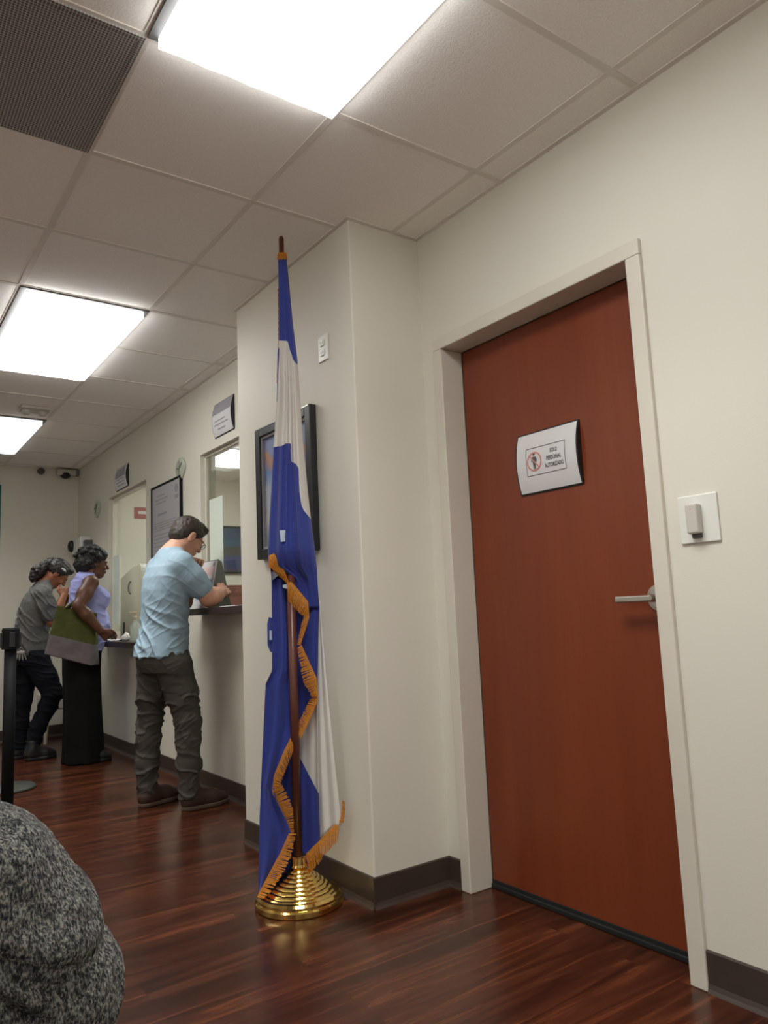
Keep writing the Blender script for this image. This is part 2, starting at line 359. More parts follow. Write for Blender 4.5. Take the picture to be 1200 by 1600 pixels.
def add_head(s, Mh, neckbase, female=False, neck_r=.055, sc=1.0):
    R = Mh.to_3x3(); T = lambda x, y, z: tuple(Mh @ Vector((x*sc, y*sc, z*sc))); k = .02
    s.ell(T(-.012,0,.03), (.098*sc,.077*sc,.088*sc), R, k)
    s.ell(T(.026,0,-.035), (.066*sc,.060*sc,.082*sc), R, .03)
    s.ell(T(.052,0,-.090), (.032*sc,.034*sc,.026*sc), R, .03)
    s.cap(T(-.01,.045,-.06), T(.05,.018,-.095), .022*sc, .018*sc, .02); s.cap(T(-.01,-.045,-.06), T(.05,-.018,-.095), .022*sc, .018*sc, .02)
    s.cap(T(.085,.036,.018), T(.088,-.036,.018), .009*sc, .009*sc, .02)
    for y in (-1, 1):
        s.ell(T(.098,.031*y,.0), (.013*sc,.017*sc,.010*sc), R, .012, True)
        s.ell(T(.084,.031*y,-.001), (.012*sc,.013*sc,.011*sc), R, .003)
        s.ell(T(.074,.036*y,-.035), (.018*sc,.020*sc,.018*sc), R, .02)
        s.ell(T(-.004,.074*y,-.008), (.021*sc,.011*sc,.033*sc), R, .006)
        s.ell(T(.002,.086*y,-.006), (.011*sc,.006*sc,.020*sc), R, .005, True)
    s.cap(T(.092,0,.012), T(.113,0,-.026), .007*sc, .010*sc, .012)
    s.ell(T(.106,0,-.031), (.013*sc,.017*sc,.009*sc), R, .008)
    s.ell(T(.091,0,-.058), (.013*sc,.023*sc,.006*sc), R, .006); s.ell(T(.089,0,-.069), (.012*sc,.020*sc,.007*sc), R, .006)
    s.cap(T(-.025,0,-.045), neckbase, neck_r, neck_r*1.12, .03)
def fingers(s, wrist, d, side, nrm, curl, ln=.075, r=.0085, palm=.085, kspread=.018, thumb_side=1, thumb_curl=.4):
    """palm + four fingers + thumb. d: pointing direction, side: across palm (towards the thumb), nrm: palm normal (fingers curl towards it)"""
    w = Vector(wrist); d = Vector(d).normalized(); side = Vector(side); side = (side-d*side.dot(d)).normalized(); nrm = side.cross(d) if nrm is None else Vector(nrm); nrm = (nrm-d*nrm.dot(d)-side*nrm.dot(side)).normalized()
    for i in range(4):
        o = (1.5-i)*kspread
        s.cap(w+side*o*.45+d*.005, w+side*o+d*palm, .016, .0115, .008)
        L = ln*(.92, 1.05, .98, .78)[i]; p = w+side*o+d*palm; a = .25*curl
        for j, fr in enumerate((.45, .32, .25)):
            a += curl*(.95, 1.0, .7)[j]
            q = p+(d*math.cos(a)+nrm*math.sin(a))*L*fr
            s.cap(p, q, r*(1.0-.07*j), r*(.95-.09*j), .0012); p = q
    p = w+side*.022+d*.022; q = p+side*.026+d*.03+nrm*.012
    s.cap(p, q, .015, .011, .012); t = q+d*.030+nrm*.028*thumb_curl+side*.006*(1-thumb_curl); s.cap(q, t, .0105, .009, .004)
    s.cap(t, t+d*.018+nrm*.016*thumb_curl-side*.012*thumb_curl, .0092, .008, .004)
def add_eyes(parent, Mh, sc=1.0):
    for y in (-1, 1):
        bm = B(); ball(bm, Mh @ Vector((.0865*sc, .031*y*sc, -.001*sc)), .0105*sc, 8); e = obj('eye', bm, M['eye'], parent, True)
        bm = B(); ball(bm, Mh @ Vector((.0945*sc, .031*y*sc, -.002*sc)), .0045*sc, 6); obj('iris', bm, M['black'], None, True).parent = e
        bm = B(); tube(bm, [Mh @ Vector((x*sc, yy*y*sc, z*sc)) for x, yy, z in ((.096,.014,.019),(.096,.03,.024),(.086,.047,.019))], [.0028*sc,.0035*sc,.002*sc], 6); obj('eyebrow', bm, M['hairdk'], parent, True)
def shoe(name, heel, ang, ln, wd, mu, ms, parent, ht=.085, boot=0):
    s = SDF(.004); d = Vector((math.cos(ang), math.sin(ang), 0)); n = Vector((-d.y, d.x, 0)); h = Vector((heel[0], heel[1], 0))
    P = lambda a, b, z: tuple(h+d*a*ln+n*b*wd+Vector((0,0,z)))
    s.cap(P(.15,0,.05), P(.30,0,.05), wd*.42, wd*.42, .03); s.cap(P(.30,0,.05), P(.62,0,.042), wd*.42, wd*.46, .03); s.cap(P(.62,0,.040), P(.82,.03,.032), wd*.46, wd*.36, .03)
    s.cap(P(.16,0,.05), P(.24,0,ht), .036, .040, .03); s.cap(P(.24,0,ht), P(.5,0,.055), .036, .034, .03)
    if boot: s.cap(P(.22,0,ht), P(.24,0,ht+boot), .044, .046, .02)
    s.plane((0,0,-1), -.018)
    o = obj(name, s.build(), mu, parent, True)
    s2 = SDF(.004); s2.cap(P(.16,0,.016), P(.62,0,.016), wd*.44, wd*.50, .03); s2.cap(P(.62,0,.016), P(.83,.03,.016), wd*.50, wd*.38, .03); s2.plane((0,0,-1), -.001); s2.plane((0,0,1), .024)
    obj('sole', s2.build(), ms, o)
    return o

# ================================================================== THE SETTING
def struct(name, bm, m, parent=None): return tag(obj(name, bm, m, parent), kind='structure')
XL0, YR0, XR1 = -2.55, -3.2, 5.6       # left wall, wall behind the camera, far office wall
bm = B(); box(bm, XL0, XR1, YR0, YB, -.1, 0); struct('floor', bm, M['floor'])
bm = B(); box(bm, XL0, XR1, YR0, YB, H, H+.1); struct('ceiling', bm, M['ceil'])
bm = B()
GX = [.613+.6096*i for i in range(-5, 9)]; GY = [1.868+.6096*i for i in range(-8, 11)]
def bar(b, x0, x1, y0, y1, t=.003): box(b, x0, x1, y0, y1, H-t, H+.001)
def clear(x, y): return x > 1.93 and not (x > 2.04 and y > 3.5)
for y in GY: bar(bm, XL0, 1.965 if y < YP0 else (XP if y < YP1 else 1.925), y-.0115, y+.0115, .0036)
for x in GX:
    if x < 1.6: bar(bm, x-.0115, x+.0115, YR0, YB)
    elif x < 1.92: bar(bm, x-.0115, x+.0115, YR0, YP0); bar(bm, x-.0115, x+.0115, YP1, YB)
    elif x > 2.1: bar(bm, x-.0115, x+.0115, 3.6, YB)
# wall angle
bar(bm, XD-.02, XD, YR0, YP0-.018, .0044); bar(bm, XC-.02, XC, YP1, YB-.02, .0044); bar(bm, XP-.018, XP, YP0-.018, YP1, .0044); bar(bm, XP, XD, YP0-.018, YP0, .0044); bar(bm, XL0, XC, YB-.02, YB, .0044)
struct('trim_1', bm, M['tbar'])
# right (door) wall
ym0, ym1 = Y1-.045, Y2+.045
bm = B(); box(bm, XD, 2.12, YR0, ym0, 0, H); box(bm, XD, 2.12, ym1, YP0, 0, H); box(bm, XD, 2.12, ym0, ym1, HD+.045, H)
struct('wall_right', bm, M['wall'])
bm = B(); box(bm, XP, 2.12, YP0, YP1, 0, H, .006); struct('wall_pier', bm, M['wall'])
# counter wall with two service openings
W1 = (3.56, 4.776, 1.10, 2.176); W2 = (5.915, 6.968, .90, 2.205)
bm = B()
box(bm, XC, XC2, YP1, W1[0], 0, H); box(bm, XC, XC2, W1[0], W1[1], 0, W1[2]); box(bm, XC, XC2, W1[0], W1[1], W1[3], H)
box(bm, XC, XC2, W1[1], W2[0], 0, H); box(bm, XC, XC2, W2[0], W2[1], 0, W2[2]); box(bm, XC, XC2, W2[0], W2[1], W2[3], H); box(bm, XC, XC2, W2[1], YB, 0, H)
struct('wall_counter', bm, M['wall'])
bm = B(); box(bm, XL0, XR1, YB, YB+.1, 0, H); struct('wall_back', bm, M['wall'])
bm = B(); box(bm, XL0-.1, XL0, YR0, YB, 0, H); struct('wall_left', bm, M['wall'])
bm = B(); box(bm, XL0, XR1, YR0-.1, YR0, 0, H); struct('wall_rear', bm, M['wall'])
bm = B(); box(bm, XR1, XR1+.1, YR0, YB, 0, H); struct('wall_office', bm, M['wall'])
bm = B(); box(bm, 2.12, XR1, 3.42, 3.5, 0, H); struct('wall_partition', bm, M['wall'])
# cove base
def base(name, x0, y0, x1, y1, nx, ny, h=.108):
    bm = B(); t = .008
    prof = [(0, h), (t*.7, h), (t, h-.004), (t, .022), (t+.004, .010), (t+.010, 0), (0, 0)]
    a, b = [], []
    for d, z in prof:
        a.append(bm.verts.new((x0+nx*d, y0+ny*d, z))); b.append(bm.verts.new((x1+nx*d, y1+ny*d, z)))
    for i in range(len(prof)): j = (i+1) % len(prof); bm.faces.new((a[i], a[j], b[j], b[i]))
    bm.faces.new(a); bm.faces.new(b[::-1])
    struct(name, bm, M['base'])
base('baseboard_right', XD, YR0, XD, Y1-.054, -1, 0)
base('baseboard_right_stub', XD, Y2+.054, XD, YP0, -1, 0)
base('baseboard_pier_end', XD, YP0, XP-.010, YP0, 0, -1)
base('baseboard_pier', XP, YP0-.010, XP, YP1, -1, 0)
base('baseboard_counter', XC, YP1, XC, YB, -1, 0)
base('baseboard_back', XL0, YB, XC, YB, 0, -1)

# ---- door in its steel frame
dr = thing('door_1', (XL, (Y1+Y2)/2, 0), 'cherry-stained wooden door with a lever handle in a cream steel frame', 'door'); dr['kind'] = 'structure'
bm = B(); box(bm, XL, XL+.045, Y1+.003, Y2-.003, .020, HD-.004, .002); obj('door_leaf', bm, M['door'], dr)
bm = B(); fw = .053
for a, b in ((Y1-fw, Y1), (Y2, Y2+fw)):
    box(bm, XF, XL+.002, a, b, 0, HD, .004)
    yy = (Y1-.001, Y1+.0) if a < Y1 else (Y2, Y2+.001)
box(bm, XF, XL+.002, Y1-fw, Y2+fw, HD, HD+fw, .004)
for a, b in ((Y1-fw, Y1+.016), (Y2-.016, Y2+fw)): box(bm, XL+.047, 2.12, a, b, 0, HD)
box(bm, XL+.047, 2.12, Y1-fw, Y2+fw, HD-.016, HD+fw)
obj('door_frame', bm, M['trim'], dr)
bm = B(); box(bm, XL-.010, XL+.030, Y1+.002, Y2-.002, .001, .019, .003); box(bm, XL-.004, XL, Y1+.002, Y2-.002, .015, .032, .001); obj('door_sweep', bm, M['gasket'], dr)
bm = B(); tube(bm, [(XL, 1.418, 1.074), (XL-.008, 1.418, 1.074)], [.041, .041], 32); tube(bm, [(XL-.008, 1.418, 1.074), (XL-.013, 1.418, 1.074)], [.040, .030], 32)
hd = obj('door_handle', bm, M['steel'], dr)
bm = B(); tube(bm, [(XL-.010, 1.418, 1.074), (XL-.05, 1.418, 1.074), (XL-.058, 1.418, 1.074)], [.013, .0125, .010], 20)
box(bm, XL-.060, XL-.046, 1.412, 1.545, 1.062, 1.084, .005, 3); obj('lever', bm, M['steel'], hd)

# ---- curved sign holders: plate bowed out from the wall, dark end caps, printed paper
def curved_sign(name, xw, yc, zc, w, h, sag, lab, cat, printer, group=None):
    t = thing(name, (xw, yc, zc-h/2), lab, cat, group)
    n = 14; S = lambda v: sag*(1-(2*v/h)**2)+.004      # v: height from centre
    def P(u, v, d=0): return (xw-S(v)-d, yc-u, zc+v)
    bm = B(); f0, f1, bk = [], [], []
    for i in range(n+1):
        v = -h/2+h*i/n
        f0.append(bm.verts.new(P(-w/2, v))); f1.append(bm.verts.new(P(w/2, v)))
        bk.append((bm.verts.new((xw-.0005, yc+w/2, zc+v)), bm.verts.new((xw-.0005, yc-w/2, zc+v))))
    for i in range(n):
        bm.faces.new((f0[i], f1[i], f1[i+1], f0[i+1])); bm.faces.new((bk[i][0], f0[i], f0[i+1], bk[i+1][0])); bm.faces.new((f1[i], bk[i][1], bk[i+1][1], f1[i+1])); bm.faces.new((bk[i][0], bk[i+1][0], bk[i+1][1], bk[i][1]))
    bm.faces.new((bk[0][0], bk[0][1], f1[0], f0[0])); bm.faces.new((bk[n][0], f0[n], f1[n], bk[n][1]))
    obj('sign_holder', bm, M['black'], t)
    bm = B(); w2, h2 = w-.012, h-.012; r = []
    for i in range(n+1):
        v = -h2/2+h2*i/n; r.append((bm.verts.new(P(-w2/2, v, .0012)), bm.verts.new(P(w2/2, v, .0012))))
    for i in range(n): bm.faces.new((r[i][0], r[i][1], r[i+1][1], r[i+1][0]))
    sh = obj('paper_insert', bm, M['paper'], t)
    def pr(pn, polys, m, d=.0022):       # polys in sign coordinates (u right, v up)
        b = B()
        for poly in polys: b.faces.new([b.verts.new(P(u, v, d)) for u, v in poly])
        obj(pn, b, m, sh)
    def prmesh(pn, me, ou, ov, m, d=.0022):
        for vv in me.vertices: vv.co = P(vv.co.x+ou, vv.co.y+ov, d)
        link(pn, me, m, sh)
    printer(pr, prmesh)
    return t
def rect(x0, x1, y0, y1, n=6):
    return [[(x0, y0+(y1-y0)*i/n), (x1, y0+(y1-y0)*i/n), (x1, y0+(y1-y0)*(i+1)/n), (x0, y0+(y1-y0)*(i+1)/n)] for i in range(n)]
def ring(cx, cy, ro, ri, n=40, sx=1):
    o = []
    for i in range(n):
        a, b = 2*PI*i/n, 2*PI*(i+1)/n
        o.append([(cx+ro*math.cos(a)*sx, cy+ro*math.sin(a)), (cx+ro*math.cos(b)*sx, cy+ro*math.sin(b)), (cx+ri*math.cos(b)*sx, cy+ri*math.sin(b)), (cx+ri*math.cos(a)*sx, cy+ri*math.sin(a))])
    return o
def disc(cx, cy, r, n=16): return [[(cx+r*math.cos(2*PI*i/n), cy+r*math.sin(2*PI*i/n)) for i in range(n)]]
def print_door(pr, pm):
    x0, x1, y0, y1, lw = -.094, .094, -.052, .052, .0022
    pr('printed_border', rect(x0, x1, y0, y0+lw, 1)+rect(x0, x1, y1-lw, y1, 1)+rect(x0, x0+lw, y0, y1)+rect(x1-lw, x1, y0, y1), M['ink'])
    cx = -.053
    pr('walking_figure', disc(cx-.002, .027, .0058)+[[(cx-.009, .018), (cx+.008, .018), (cx+.007, -.006), (cx-.007, -.006)], [(cx-.014, .012), (cx-.009, .018), (cx-.007, .012), (cx-.011, -.002), (cx-.015, -.002)],
        [(cx+.008, .018), (cx+.013, .006), (cx+.011, -.003), (cx+.008, -.003), (cx+.007, .012)], [(cx-.007, -.006), (cx+.007, -.006), (cx+.006, -.031), (cx+.001, -.031), (cx-.001, -.016), (cx-.002, -.031), (cx-.006, -.031)]], M['ink'])
    a = []; c, s = math.cos(-.82), math.sin(-.82)
    for i in range(6):
        u0, u1 = -.033+.066*i/6, -.033+.066*(i+1)/6
        a.append([(cx+c*u-s*w_, c*w_+s*u) for u, w_ in ((u0, -.0024), (u1, -.0024), (u1, .0024), (u0, .0024))])
    pr('prohibition_ring', ring(cx, 0, .036, .0305)+a, M['red'], .003)
    for i, s_ in enumerate(('SOLO', 'PERSONAL', 'AUTORIZADO')):
        me = text_mesh(s_, .0205, bold=.0006); wd = max(v.co.x for v in me.vertices)-min(v.co.x for v in me.vertices)
        tgt = (.034, .070, .088)[i]
        for v in me.vertices: v.co.x *= tgt/wd
        pm('printed_words', me, .0405, (.026, 0, -.026)[i], M['ink'])
curved_sign('door_sign', XL, 1.822, 1.592, .296, .232, .020, 'white sign reading SOLO PERSONAL AUTORIZADO with red no-entry figure, on the wooden door', 'sign', print_door)
def print_lines(lines, band):
    def f(pr, pm):
        pr('printed_band', rect(-.142, .142, band[0], band[1]), M['papergrey'])
        pr('printed_lines', sum([rect(x0, x1, y, y+.008, 1) for x0, x1, y in lines], []), M['papergrey'])
    return f
curved_sign('window_sign', XC, 4.36, 2.345, .30, .225, .022, 'curved grey-printed sign above the nearer service window', 'sign', print_lines([(-.10,.06,-.02),(-.11,.10,-.045),(-.07,.05,-.075)], (.03,.105)), 'curved signs above the service windows')
curved_sign('window_sign', XC, 6.535, 2.325, .35, .20, .022, 'curved grey-printed sign above the far service window behind the women', 'sign', print_lines([(-.12,.12,-.02),(-.11,.10,-.045),(-.09,.09,-.07)], (.0,.085)), 'curved signs above the service windows')

# ---- plates on the walls
t = thing('wall_plate', (XD, 1.199, 1.22), 'square white wall plate with a small grey sensor box right of the door', 'wall plate')
bm = B(); box(bm, XD-.007, XD, 1.138, 1.260, 1.222, 1.360, .003); obj('plate', bm, M['white'], t)
bm = B(); box(bm, XD-.034, XD-.006, 1.186, 1.222, 1.248, 1.334, .006, 3); sn = obj('sensor_box', bm, M['offwhite'], t)
bm = B(); tube(bm, [(XD-.0345, 1.204, 1.318), (XD-.0335, 1.204, 1.318)], .0022, 8); obj('indicator_light', bm, M['red'], sn)
bm = B(); box(bm, XD-.016, XD-.006, 1.190, 1.218, 1.236, 1.249, .002); obj('plug_slot', bm, M['ink'], t)
t = thing('power_outlet', (XP, 2.621, 2.13), 'white outlet plate high on the pier above the framed picture', 'outlet')
bm = B(); box(bm, XP-.006, XP, 2.582, 2.660, 2.132, 2.246, .003); obj('plate', bm, M['white'], t)
for z in (2.168, 2.211):
    bm = B(); box(bm, XP-.010, XP-.005, 2.605, 2.637, z-.014, z+.014, .003, 2); r_ = obj('receptacle', bm, M['white'], t)
    bm = B()
    for y in (2.614, 2.628): box(bm, XP-.0106, XP-.0098, y-.0015, y+.0015, z-.004, z+.006)
    obj('slot', bm, M['ink'], r_)
# ---- framed picture behind the flag
t = thing('framed_picture', (XP, 2.965, 1.335), 'black-framed colourful picture hung on the pier behind the flag', 'picture')
py0, py1, pz0, pz1, fd = 2.703, 3.232, 1.336, 1.965, .034
bm = B(); fr = .045
box(bm, XP-fd, XP, py0, py0+fr, pz0, pz1, .003); box(bm, XP-fd, XP, py1-fr, py1, pz0, pz1, .003); box(bm, XP-fd, XP, py0+fr, py1-fr, pz0, pz0+fr, .003); box(bm, XP-fd, XP, py0+fr, py1-fr, pz1-fr, pz1, .003)
obj('picture_frame', bm, M['black'], t)
bm = B(); a = .004
box(bm, XP-fd-.002, XP-fd+.002, py0+.006, py1-.006, pz1-.008, pz1-.002); obj('frame_edge', bm, M['steel'], t)
bm = B(); q = fr-.002; g = fr+.012
box(bm, XP-.024, XP-.012, py0+q, py0+g, pz0+q, pz1-q); box(bm, XP-.024, XP-.012, py1-g, py1-q, pz0+q, pz1-q); box(bm, XP-.024, XP-.012, py0+g, py1-g, pz0+q, pz0+g); box(bm, XP-.024, XP-.012, py0+g, py1-g, pz1-g, pz1-q)
obj('inner_mat', bm, M['papergrey'], t)
bm = B(); box(bm, XP-.012, XP-.004, py0+q, py1-q, pz0+q, pz1-q); obj('artwork', bm, M['poster'], t)

# ---- ceiling lights, return grille, detector
def ceiling_light(x0, y0, label, power, name='ceiling_light', x1=None, y1=None, group='recessed ceiling lights', lens='lens'):
    x1 = x1 or x0+.585; y1 = y1 or y0+1.195
    t = thing(name, ((x0+x1)/2, (y0+y1)/2, H), label, 'ceiling light', group)
    bm = B(); w = .016
    for a in ((x0-.012, x0+w, y0-.012, y1+.012), (x1-w, x1+.012, y0-.012, y1+.012), (x0+w, x1-w, y0-.012, y0+w*.4), (x0+w, x1-w, y1-w*.4, y1+.012)): box(bm, *a, H-.010, H-.0005)
    obj('light_frame', bm, M['blackmet'] if False else M['lightframe'], t)
    bm = B(); n = 48; a = []; X0, X1 = x0+.014, x1-.014
    for i in range(n+1):               # shallow wavy prismatic lens
        x = X0+(X1-X0)*i/n; wv = .012*abs(math.sin(PI*4*i/n))
        a.append((bm.verts.new((x, y0+.004+wv, H-.044-wv*.6)), bm.verts.new((x, y1-.004-wv, H-.044-wv*.6)), bm.verts.new((x, y0+.004+wv, H-.003)), bm.verts.new((x, y1-.004-wv, H-.003))))
    for p, q in zip(a, a[1:]):
        bm.faces.new((p[0], p[1], q[1], q[0])); bm.faces.new((p[2], q[2], q[3], p[3])); bm.faces.new((p[0], q[0], q[2], p[2])); bm.faces.new((p[1], p[3], q[3], q[1]))
    bm.faces.new([a[0][i] for i in (0,2,3,1)]); bm.faces.new([a[-1][i] for i in (0,1,3,2)])
    obj('diffuser', bm, M[lens], t)
    ld = bpy.data.lights.new('tube_light', 'AREA'); ld.shape = 'RECTANGLE'; ld.size = x1-x0-.04; ld.size_y = y1-y0-.04; ld.energy = power; ld.color = LCOL; ld.spread = SPREAD
    lo = bpy.data.objects.new('tube_light', ld); C.objects.link(lo); lo.parent = t; lo.location = (0, 0, -.051)
    return t
M['lightframe'] = mat('light_frame_metal', (.10,.10,.10), .5)
LCOL = (.985, .99, .96); SPREAD = math.radians(112)
PW = 13
ceiling_light(.625, .655, 'large glaring ceiling light panel at the top of the photo, nearest the camera', PW)
ceiling_light(.625, 3.706, 'ceiling light panel in the middle distance, second from the camera', PW)
ceiling_light(.625, 6.150, 'farthest ceiling light panel near the back wall, dimmer and smaller', 10, lens='lensdim')
ceiling_light(.625, -2.396, 'added fill light panel on the ceiling behind the camera', PW*1.8, group='added fill lights behind the camera')  # added out-of-view panel, brightens the pier's end face
for y in (-2.396, .655, 3.706):
    l_ = ceiling_light(-1.815, y, 'added fill light panel in an unseen ceiling row on the left', PW*1.3, group='added fill lights of the unseen left row')  # unseen row added to raise bounce light on walls and ceiling
t = thing('return_grille', (.31, 2.18, H), 'dark grey perforated return air grille in the ceiling beside the big light', 'vent')
bm = B(); box(bm, .022, .598, 1.885, 2.466, H-.007, H-.0005); obj('perforated_face', bm, M['vent'], t)
bm = B()
for a in ((.004, .022, 1.869, 2.478), (.598, .611, 1.869, 2.478), (.022, .598, 1.869, 1.885), (.022, .598, 2.466, 2.478)): box(bm, *a, H-.009, H-.0005)
obj('grille_frame', bm, M['vent'], t)
p = at_axis(54, 638, 2, H)
t = thing('smoke_detector', (p.x, p.y, H), 'small white ceiling fixture just before the farthest light', 'detector')
bm = B(); box(bm, p.x-.10, p.x+.10, p.y-.08, p.y+.08, H-.022, H-.0005, .006); obj('base_plate', bm, M['offwhite'], t)
for s_ in (-1, 1):
    bm = B(); lathe(bm, [(0, H-.055), (.022, H-.052), (.03, H-.03), (.03, H-.021)], p.x+s_*.055, p.y, 16); obj('sensor_head', bm, M['offwhite'], t, True)

# ---- back wall: camera, small dark sensor, teal banner
t = thing('security_camera', (1.80, YB, 2.58), 'white security camera with a dark dome under the far ceiling corner', 'camera')
bm = B(); box(bm, 1.70, 1.885, YB-.10, YB-.0005, 2.590, 2.655, .012); obj('housing', bm, M['offwhite'], t)
bm = B(); ball(bm, (1.785, YB-.065, 2.595), (.052, .05, .036), 10); obj('dome', bm, M['black'], t, True)
bm = B(); box(bm, 1.885, 1.92, YB-.06, YB-.0005, 2.60, 2.65, .004); obj('junction_box', bm, M['papergrey'], t)
bm = B(); ball(bm, (1.558, YB-.032, 2.628), (.036, .032, .034), 8); tag(obj('motion_sensor', bm, M['ink'], None, True), 'small dark round sensor on the back wall left of the security camera', 'sensor')
bm = B(); box(bm, .45, 1.203, YB-.012, YB-.0005, 1.50, 2.47, .003); tag(obj('wall_banner', bm, M['teal']), 'teal banner on the back wall at the left edge of the photo', 'banner')
t = thing('wall_fixture', (XC, 7.78, 1.78), 'small white wall fixture with two dark ends above the lavender-topped woman', 'wall fixture')
bm = B(); box(bm, XC-.10, XC-.0005, 7.57, 7.90, 1.76, 1.92, .015, 3); obj('body', bm, M['white'], t)
bm = B(); ball(bm, (XC-.11, 7.88, 1.85), (.035, .05, .06), 10); obj('lamp_head', bm, M['black'], t, True)
bm = B(); box(bm, XC-.075, XC-.0005, 7.50, 7.57, 1.76, 1.88, .008); obj('end_box', bm, M['ink'], t)

# ================================================================== SERVICE WINDOWS
def window(nm, W, xg):
    y0, y1, z0, z1 = W
    t = thing(nm, (xg, (y0+y1)/2, z0), 'far clear glass service window' if nm == 'window_2' else 'nearer clear glass service window beside the pier', 'window'); t['kind'] = 'structure'
    bm = B(); box(bm, xg-.004, xg+.004, y0+.002, y1-.002, z0+.10, z1-.002); obj('pane', bm, M['glass'], t)
    bm = B()
    for a in ((y0+.001, y0+.02, z0+.03, z1-.001), (y1-.02, y1-.001, z0+.03, z1-.001), (y0+.02, y1-.02, z1-.02, z1-.001)): box(bm, xg-.012, xg+.012, *a, .002)
    obj('window_frame', bm, M['trim'], t)
window('window_1', W1, 1.968); window('window_2', W2, 1.968)
def shelf(y0, y1, x0, zt, th, rad, lab):
    bm = B(); p = [(XC2+.18, y0), (XC2+.18, y1)]; n = 8
    for i in range(n+1): a = PI/2*i/n; p.append((x0+rad-rad*math.sin(a), y1-rad+rad*math.cos(a)))
    for i in range(n+1): a = PI/2*i/n; p.append((x0+rad-rad*math.cos(a), y0+rad-rad*math.sin(a)))
    v0 = [bm.verts.new((x, y, zt-th)) for x, y in p]; v1 = [bm.verts.new((x, y, zt)) for x, y in p]
    bm.faces.new(v0); bm.faces.new(v1[::-1])
    for i in range(len(p)): j = (i+1) % len(p); bm.faces.new((v0[i], v0[j], v1[j], v1[i]))
    return tag(obj('transaction_shelf', bm, M['shelf']), lab, 'shelf', 'dark service shelves')
Z1, Z2 = 1.135, .925
shelf(3.50, 4.775, 1.735, Z1, .038, .03, 'dark brown service shelf under the elbow of the man in light blue')
shelf(5.62, 6.99, 1.735, Z2, .042, .05, 'lower dark service shelf in front of the woman in the lavender top')

# ---- framed notice between the windows
t = thing('framed_notice', (XC, 5.42, 1.20), 'tall black-framed printed notice hung between the two windows behind the man', 'notice')
ny0, ny1, nz0, nz1 = 5.105, 5.735, 1.24, 2.098
bm = B()
for a in ((ny0, ny0+.014, nz0, nz1), (ny1-.014, ny1, nz0, nz1), (ny0, ny1, nz0, nz0+.014), (ny0, ny1, nz1-.014, nz1)): box(bm, XC-.022, XC-.0005, *a, .002)
obj('notice_frame', bm, M['blackmet'], t)
bm = B(); box(bm, XC-.014, XC-.001, ny0+.012, ny1-.012, nz0+.012, nz1-.012); sh = obj('notice_sheet', bm, mat('notice_paper', (.43,.42,.44), .5, var=.03), t)
bm = B()
def ln(u0, u1, v, h=.006):   # u from the left end (high y), v from the top
    box(bm, XC-.0152, XC-.0138, ny1-.02-u1, ny1-.02-u0, nz1-.02-v-h, nz1-.02-v)
for i, (a, b) in enumerate(((.10,.27),(.06,.33),(.08,.29))): ln(a, b, .06+.028*i, .010)
ln(.12, .32, .20, .016)
rn = random.Random(3)
for i in range(4): ln(.03, .54-rn.random()*.08, .27+.018*i)
for i in range(16): ln(.03+.0*(i % 3), (.53, .50, .36)[i % 3]-rn.random()*.06, .36+.028*i)
obj('printed_text', bm, M['papergrey'], sh)
bm = B(); tube(bm, [(XC-.0155, 5.20, 2.02), (XC-.0138, 5.20, 2.02)], .032, 20); box(bm, XC-.0155, XC-.0138, 5.17, 5.23, 1.945, 1.975); obj('printed_seal', bm, M['papergrey'], sh)
# ---- clear plaques on the wall by the windows
def plaque(y, z, w, h, lab):
    t = thing('wall_plaque', (XC, y, z-h/2), lab, 'plaque', 'clear plaques beside the windows')
    n = 24; o = []
    for i in range(n):
        a = 2*PI*i/n; s, c = math.sin(a), math.cos(a)
        r = 1.0 if c > -.2 else 1-.32*min(1, (-c-.2)/.8)*abs(s)**.5
        o.append((w/2*s*r*(1.0 if c > 0 else 1-.35*c*c), h/2*c))
    bm = B(); v0 = [bm.verts.new((XC-.0005, y-u, z+v)) for u, v in o]; v1 = [bm.verts.new((XC-.012, y-u*.96, z+v*.96)) for u, v in o]; v2 = [bm.verts.new((XC-.018, y-u*.8, z+v*.8)) for u, v in o]
    for a, b in ((v0, v1), (v1, v2)):
        for i in range(n): j = (i+1) % n; bm.faces.new((a[i], a[j], b[j], b[i]))
    bm.faces.new(v0); bm.faces.new(v2[::-1]); obj('clear_body', bm, mat('pale_green_plastic', (.46,.50,.42), .3, var=.05), t, True)
    bm = B(); tube(bm, [(XC-.019, y-w*.30, z+h*.22), (XC-.019, y, z-h*.02), (XC-.019, y+w*.2, z+h*.05)], .005, 8); tube(bm, [(XC-.019, y-w*.05, z+h*.3), (XC-.019, y, z-h*.25)], .004, 8)
    obj('etched_mark', bm, M['greenpl'], t)
plaque(5.13, 2.145, .18, .17, 'clear greenish plaque above the framed notice, left of the nearer window')
plaque(7.335, 2.158, .20, .17, 'clear greenish plaque left of the far window')

